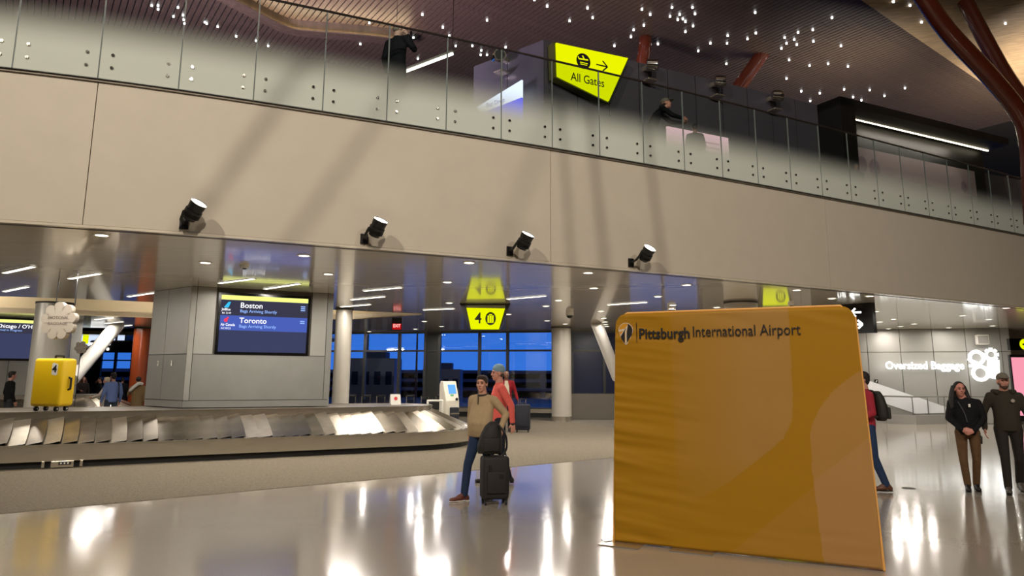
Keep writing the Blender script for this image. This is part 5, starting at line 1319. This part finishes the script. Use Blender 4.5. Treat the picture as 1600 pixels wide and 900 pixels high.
# woman with long dark hair
p = onz(1522, 768, 0)
J4 = dict(head=(.05, .03, 1.615), eR=(.25, .02, 1.15), wR=(.09, .20, .98), eL=(-.25, .02, 1.15), wL=(-.08, .21, .97), aR=(.07, .02, .085), kR=(.10, .06, .5), tR=(.08, .17, .04), aL=(-.06, -.10, .09), kL=(-.09, .02, .5), tL=(-.07, .05, .04), hyaw=R(14))
m4_, j4, S4 = person('woman with long dark hair in black top and brown trousers, hands clasped', (p.x+.02, p.y+.05, 0), (-.45, -.9), 1.65, J4, top=(20, 20, 22), legs=(92, 68, 46), skin=(190, 128, 112), hair=(20, 15, 14), style='long', shoe=(18, 17, 17), topname='top',
        hands={'R': dict(d=(-.8, .25, -.35), n=(-.1, -1, .1), curl=.7), 'L': dict(d=(.8, .25, -.4), n=(.1, -1, .1), curl=.7)})
b = BM(); tube(b, smooth3([(.10, .12, 1.42), (.03, .15, 1.25), (.0, .17, 1.10)]), .008, 6); rbox(b, (-.055, .13, 1.36), (.035, .01, .05), .003); child('lanyard', b, mat('lanyard_grey', (60, 62, 70), .5), m4_, S4)
b = BM(); rbox(b, (-.055, .145, 1.36), (.03, .006, .05), .002); child('badge', b, M_white, m4_, S4)
b = BM(); tube(b, [(-.15, .05, .9), (-.19, .06, .86), (-.18, .07, .76)], .012, 8); child('belt_end', b, M_black, m4_, S4)
# man in the olive hooded jacket
p = onz(1580, 772, 0)
J5 = dict(aR=(.10, .16, .075), kR=(.10, .16, .50), tR=(.12, .34, .055), aL=(-.10, -.18, .13), kL=(-.10, .0, .49), tL=(-.11, -.02, .05), eR=(.29, -.05, 1.15), wR=(.30, .02, .92), eL=(-.27, .0, 1.14), wL=(-.26, .12, .92), hyaw=R(8), hpitch=R(-4))
m5_, j5, S5 = person('man in olive green hooded jacket and cap walking toward the viewer', (p.x+.14, p.y+.12, 0), (-.42, -.9), 1.78, J5, top=(50, 46, 38), legs=(40, 36, 32), skin=SKIN2, hair=(40, 30, 24), style='cap', shoe=(70, 66, 60), girth=1.06, topname='jacket')
b = BM(); tube(b, smooth3([(-.10, .04, 1.46), (-.13, -.06, 1.47), (0, -.13, 1.46), (.13, -.06, 1.47), (.10, .04, 1.46)]), .04, 8); child('hood', remesh(b, .012, 3), MATS['cloth_(50, 46, 38)'], m5_, S5)
b = BM(); disc_xz(b, .08, 1.34, .026, .026, 0, 16, .004); b.transform(Matrix.Translation((-.16, .14, 0))); child('chest_patch', b, mat('patch', (150, 140, 130), .6), m5_, S5)
b = BM(); ball(b, (-.10, .075, 1.52), .001, 6); b.free()
b = BM(); M_be = mat('beard', (66, 46, 36), .8); hd = Vector(j5['head']); HM5 = Matrix.Rotation(R(8), 3, 'Z')
ball(b, hd+HM5 @ Vector((0, .045, -.085)), (.045, .045, .035), 12); ball(b, hd+HM5 @ Vector((.045, .02, -.06)), (.018, .04, .04), 8); ball(b, hd+HM5 @ Vector((-.045, .02, -.06)), (.018, .04, .04), 8); child('beard', remesh(b, .008, 2), M_be, m5_, S5)
# man behind the banner
p = onz(1374, 768, 0)
J6 = dict(aR=(.1, .16, .085), kR=(.1, .14, .5), tR=(.11, .34, .04), aL=(-.1, -.18, .10), kL=(-.1, -.04, .49), tL=(-.1, -.02, .05), eL=(-.26, -.02, 1.14), wL=(-.24, .20, 1.04), eR=(.26, -.02, 1.14), wR=(.24, .2, 1.02))
m6_, j6, S6 = person('man in dark red jacket with black backpack half hidden by the banner', (p.x-.09, p.y+.05, 0), (-.97, .15), 1.79, J6, top=(150, 42, 56), legs=(38, 54, 84), skin=SKIN2, hair=(26, 20, 18), shoe=(88, 52, 32), topname='jacket')
bk = thing('backpack', 'black backpack worn by the man behind the banner', 'backpack', tuple(W(m6_, Vector((0, -.125, 1.02))*S6)), m6_.rotation_euler.z)
b = BM(); loft(b, [((0, -.09, .0), .10, .06, 0), ((0, -.10, .06), .15, .10, 0), ((0, -.09, .22), .155, .10, 0), ((0, -.07, .36), .13, .08, 0), ((0, -.05, .45), .07, .05, 0)], 16); obj('bag', remesh(b, .012, 5), mat('bag_olive', (34, 33, 26), .7), bk, smooth=True)
b = BM(); rbox(b, (0, -.19, .12), (.2, .05, .18), .02); obj('pocket', b, MATS['bag_olive'], bk, smooth=True)
for s_ in (-1, 1):
    b = BM(); tube(b, smooth3([(.09*s_, -.02, .40), (.10*s_, .05, .455), (.12*s_, .16, .43), (.13*s_, .20, .30), (.14*s_, .14, .12), (.12*s_, .0, .06)]), .016, 8); obj('strap', b, M_black, bk, smooth=True)

# upper level people
def upx(px, y): return aty(px, 300, y).x
zf = 6.05
person('bald man in a dark coat on the phone at the upper glass balustrade', (upx(613, 12.2), 12.2, zf), (.5, .86), 1.84, dict(eR=(.30, .08, 1.22), wR=(.13, .10, 1.52), hyaw=R(-20)), top=(24, 26, 32), legs=(26, 26, 32), skin=(206, 172, 156), hair=(150, 140, 132), style='bald', detail=1, coat_len=.12, topname='coat', hands={'R': dict(d=(-.3, 0, 1), n=(-1, 0, 0), curl=.5)})
J8 = dict(head=(0, .30, 1.45), neck=(0, .20, 1.34), chest=(0, .12, 1.22), waist=(0, .02, 1.04), sR=(.17, .18, 1.30), sL=(-.17, .18, 1.30), eR=(.22, .40, 1.10), wR=(.12, .62, 1.06), eL=(-.22, .40, 1.10), wL=(-.12, .62, 1.04), hpitch=R(-15))
q = online(1035, 200, wB-en*2.6, wC-en*2.6)
person('man in a dark jacket and cap leaning forward beside the pink screen', (q.x-.2, q.y, zf), (.95, -.1), 1.72, J8, top=(22, 24, 28), legs=(24, 24, 28), skin=SKIN2, hair=(30, 24, 20), style='cap', detail=1, topname='jacket')
q = online(1086, 215, wB-en*2.0, wC-en*2.0)
person('small dark silhouetted person in front of the pink screen', (q.x, q.y, zf), (.1, 1), 1.40, None, top=(34, 30, 36), legs=(26, 26, 30), skin=SKIN3, hair=(20, 18, 18), style='short', detail=0, topname='top')
q = online(1337, 262, wB-en*1.5, wC-en*1.5)
person('dark-haired person whose head shows before the grey violet mural', (q.x, q.y, zf), (0, -1), 1.42, None, top=(40, 38, 52), legs=(26, 26, 30), skin=SKIN3, hair=(44, 40, 62), style='short', detail=0, topname='top')
# far left people
def gl(px, y): return aty(px, 590, y).x
person('man in black sweater standing left of the thick grey column', (gl(18, 21.8), 21.8, 0), (.6, .8), 1.78, None, top=(18, 18, 20), legs=(50, 50, 54), skin=SKIN2, hair=(34, 26, 22), style='short', detail=1)
F0 = 31.5
person('woman with long brown hair in a dark jacket beyond the yellow suitcase', (gl(131, F0), F0, 0), (.5, -.8), 1.62, dict(eR=(.24, .06, 1.15), wR=(.10, .22, 1.12)), top=(46, 40, 40), legs=(30, 30, 34), skin=(176, 128, 110), hair=(84, 48, 36), style='long', detail=0, topname='jacket')
person('dark-haired man in black jacket touching his face, beside the brown-haired woman', (gl(151, F0), F0+.3, 0), (-.8, -.6), 1.60, dict(eR=(.28, .10, 1.22), wR=(.10, .15, 1.48)), top=(20, 20, 23), legs=(24, 24, 28), skin=(170, 122, 104), hair=(22, 18, 18), style='short', detail=0, topname='jacket')
person('pale-haired woman in cream top talking to the man in light blue', (gl(168, 23.0), 23.0, 0), (-.9, -.2), 1.62, dict(eR=(.26, .12, 1.16), wR=(.18, .34, 1.12), eL=(-.26, .12, 1.16), wL=(-.18, .34, 1.10)), top=(206, 194, 180), legs=(196, 188, 176), skin=(190, 140, 122), hair=(196, 180, 150), style='short', detail=0, topname='top')
mb, jb, Sb = person('man in light blue sweater with a dark backpack strap, seen from behind', (gl(177.5, 22.3), 22.3, 0), (-.7, .6), 1.76, None, top=(112, 134, 190), legs=(62, 72, 84), skin=SKIN2, hair=(20, 18, 20), style='short', detail=1)
b = BM(); tube(b, smooth3([(.11, .08, 1.36), (.12, -.02, 1.47), (.13, -.12, 1.38), (.13, -.15, 1.15)]), .016, 6); child('backpack_strap', b, M_black, mb, Sb)
person('person in a dark coat standing in front of the orange column', (gl(192, 33), 33, 0), (-.3, 1), 1.60, None, top=(22, 20, 26), legs=(24, 24, 28), skin=SKIN2, hair=(20, 18, 20), style='short', detail=0, topname='coat', coat_len=.1)
person('dark-haired woman with a white scarf over an ochre coat near the arrivals column', (gl(217, 22.6), 22.6, 0), (-.4, .9), 1.64, dict(eL=(-.26, .1, 1.2), wL=(-.12, .2, 1.36)), top=(132, 108, 76), legs=(120, 96, 66), skin=(186, 140, 120), hair=(26, 20, 20), style='bun', detail=0, topname='coat', coat_len=.15)
q = (gl(217, 22.6)); b = BM(); tube(b, smooth3([(q-.14, 22.42, 1.22), (q-.04, 22.40, 1.32), (q+.08, 22.44, 1.43), (q+.12, 22.58, 1.43)]), .05, 8); single('scarf', remesh(b, .02, 3), M_white, 'white scarf over the shoulder of the woman in the ochre coat', 'scarf', smooth=True)
# fuse every marked mesh into one continuous surface, all in a single evaluation
for o, vox, sm in FUSE:
    md = o.modifiers.new('r', 'REMESH'); md.mode = 'VOXEL'; md.voxel_size = vox; md.use_smooth_shade = True
    ms = o.modifiers.new('s', 'SMOOTH'); ms.factor = .5; ms.iterations = sm
dg = bpy.context.evaluated_depsgraph_get(); dg.update()
done = [(o, bpy.data.meshes.new_from_object(o.evaluated_get(dg))) for o, _, _ in FUSE]
for o, me in done:
    old = o.data; nm = old.name; o.modifiers.clear(); o.data = me; bpy.data.meshes.remove(old); me.name = nm
    for p in me.polygons: p.use_smooth = True
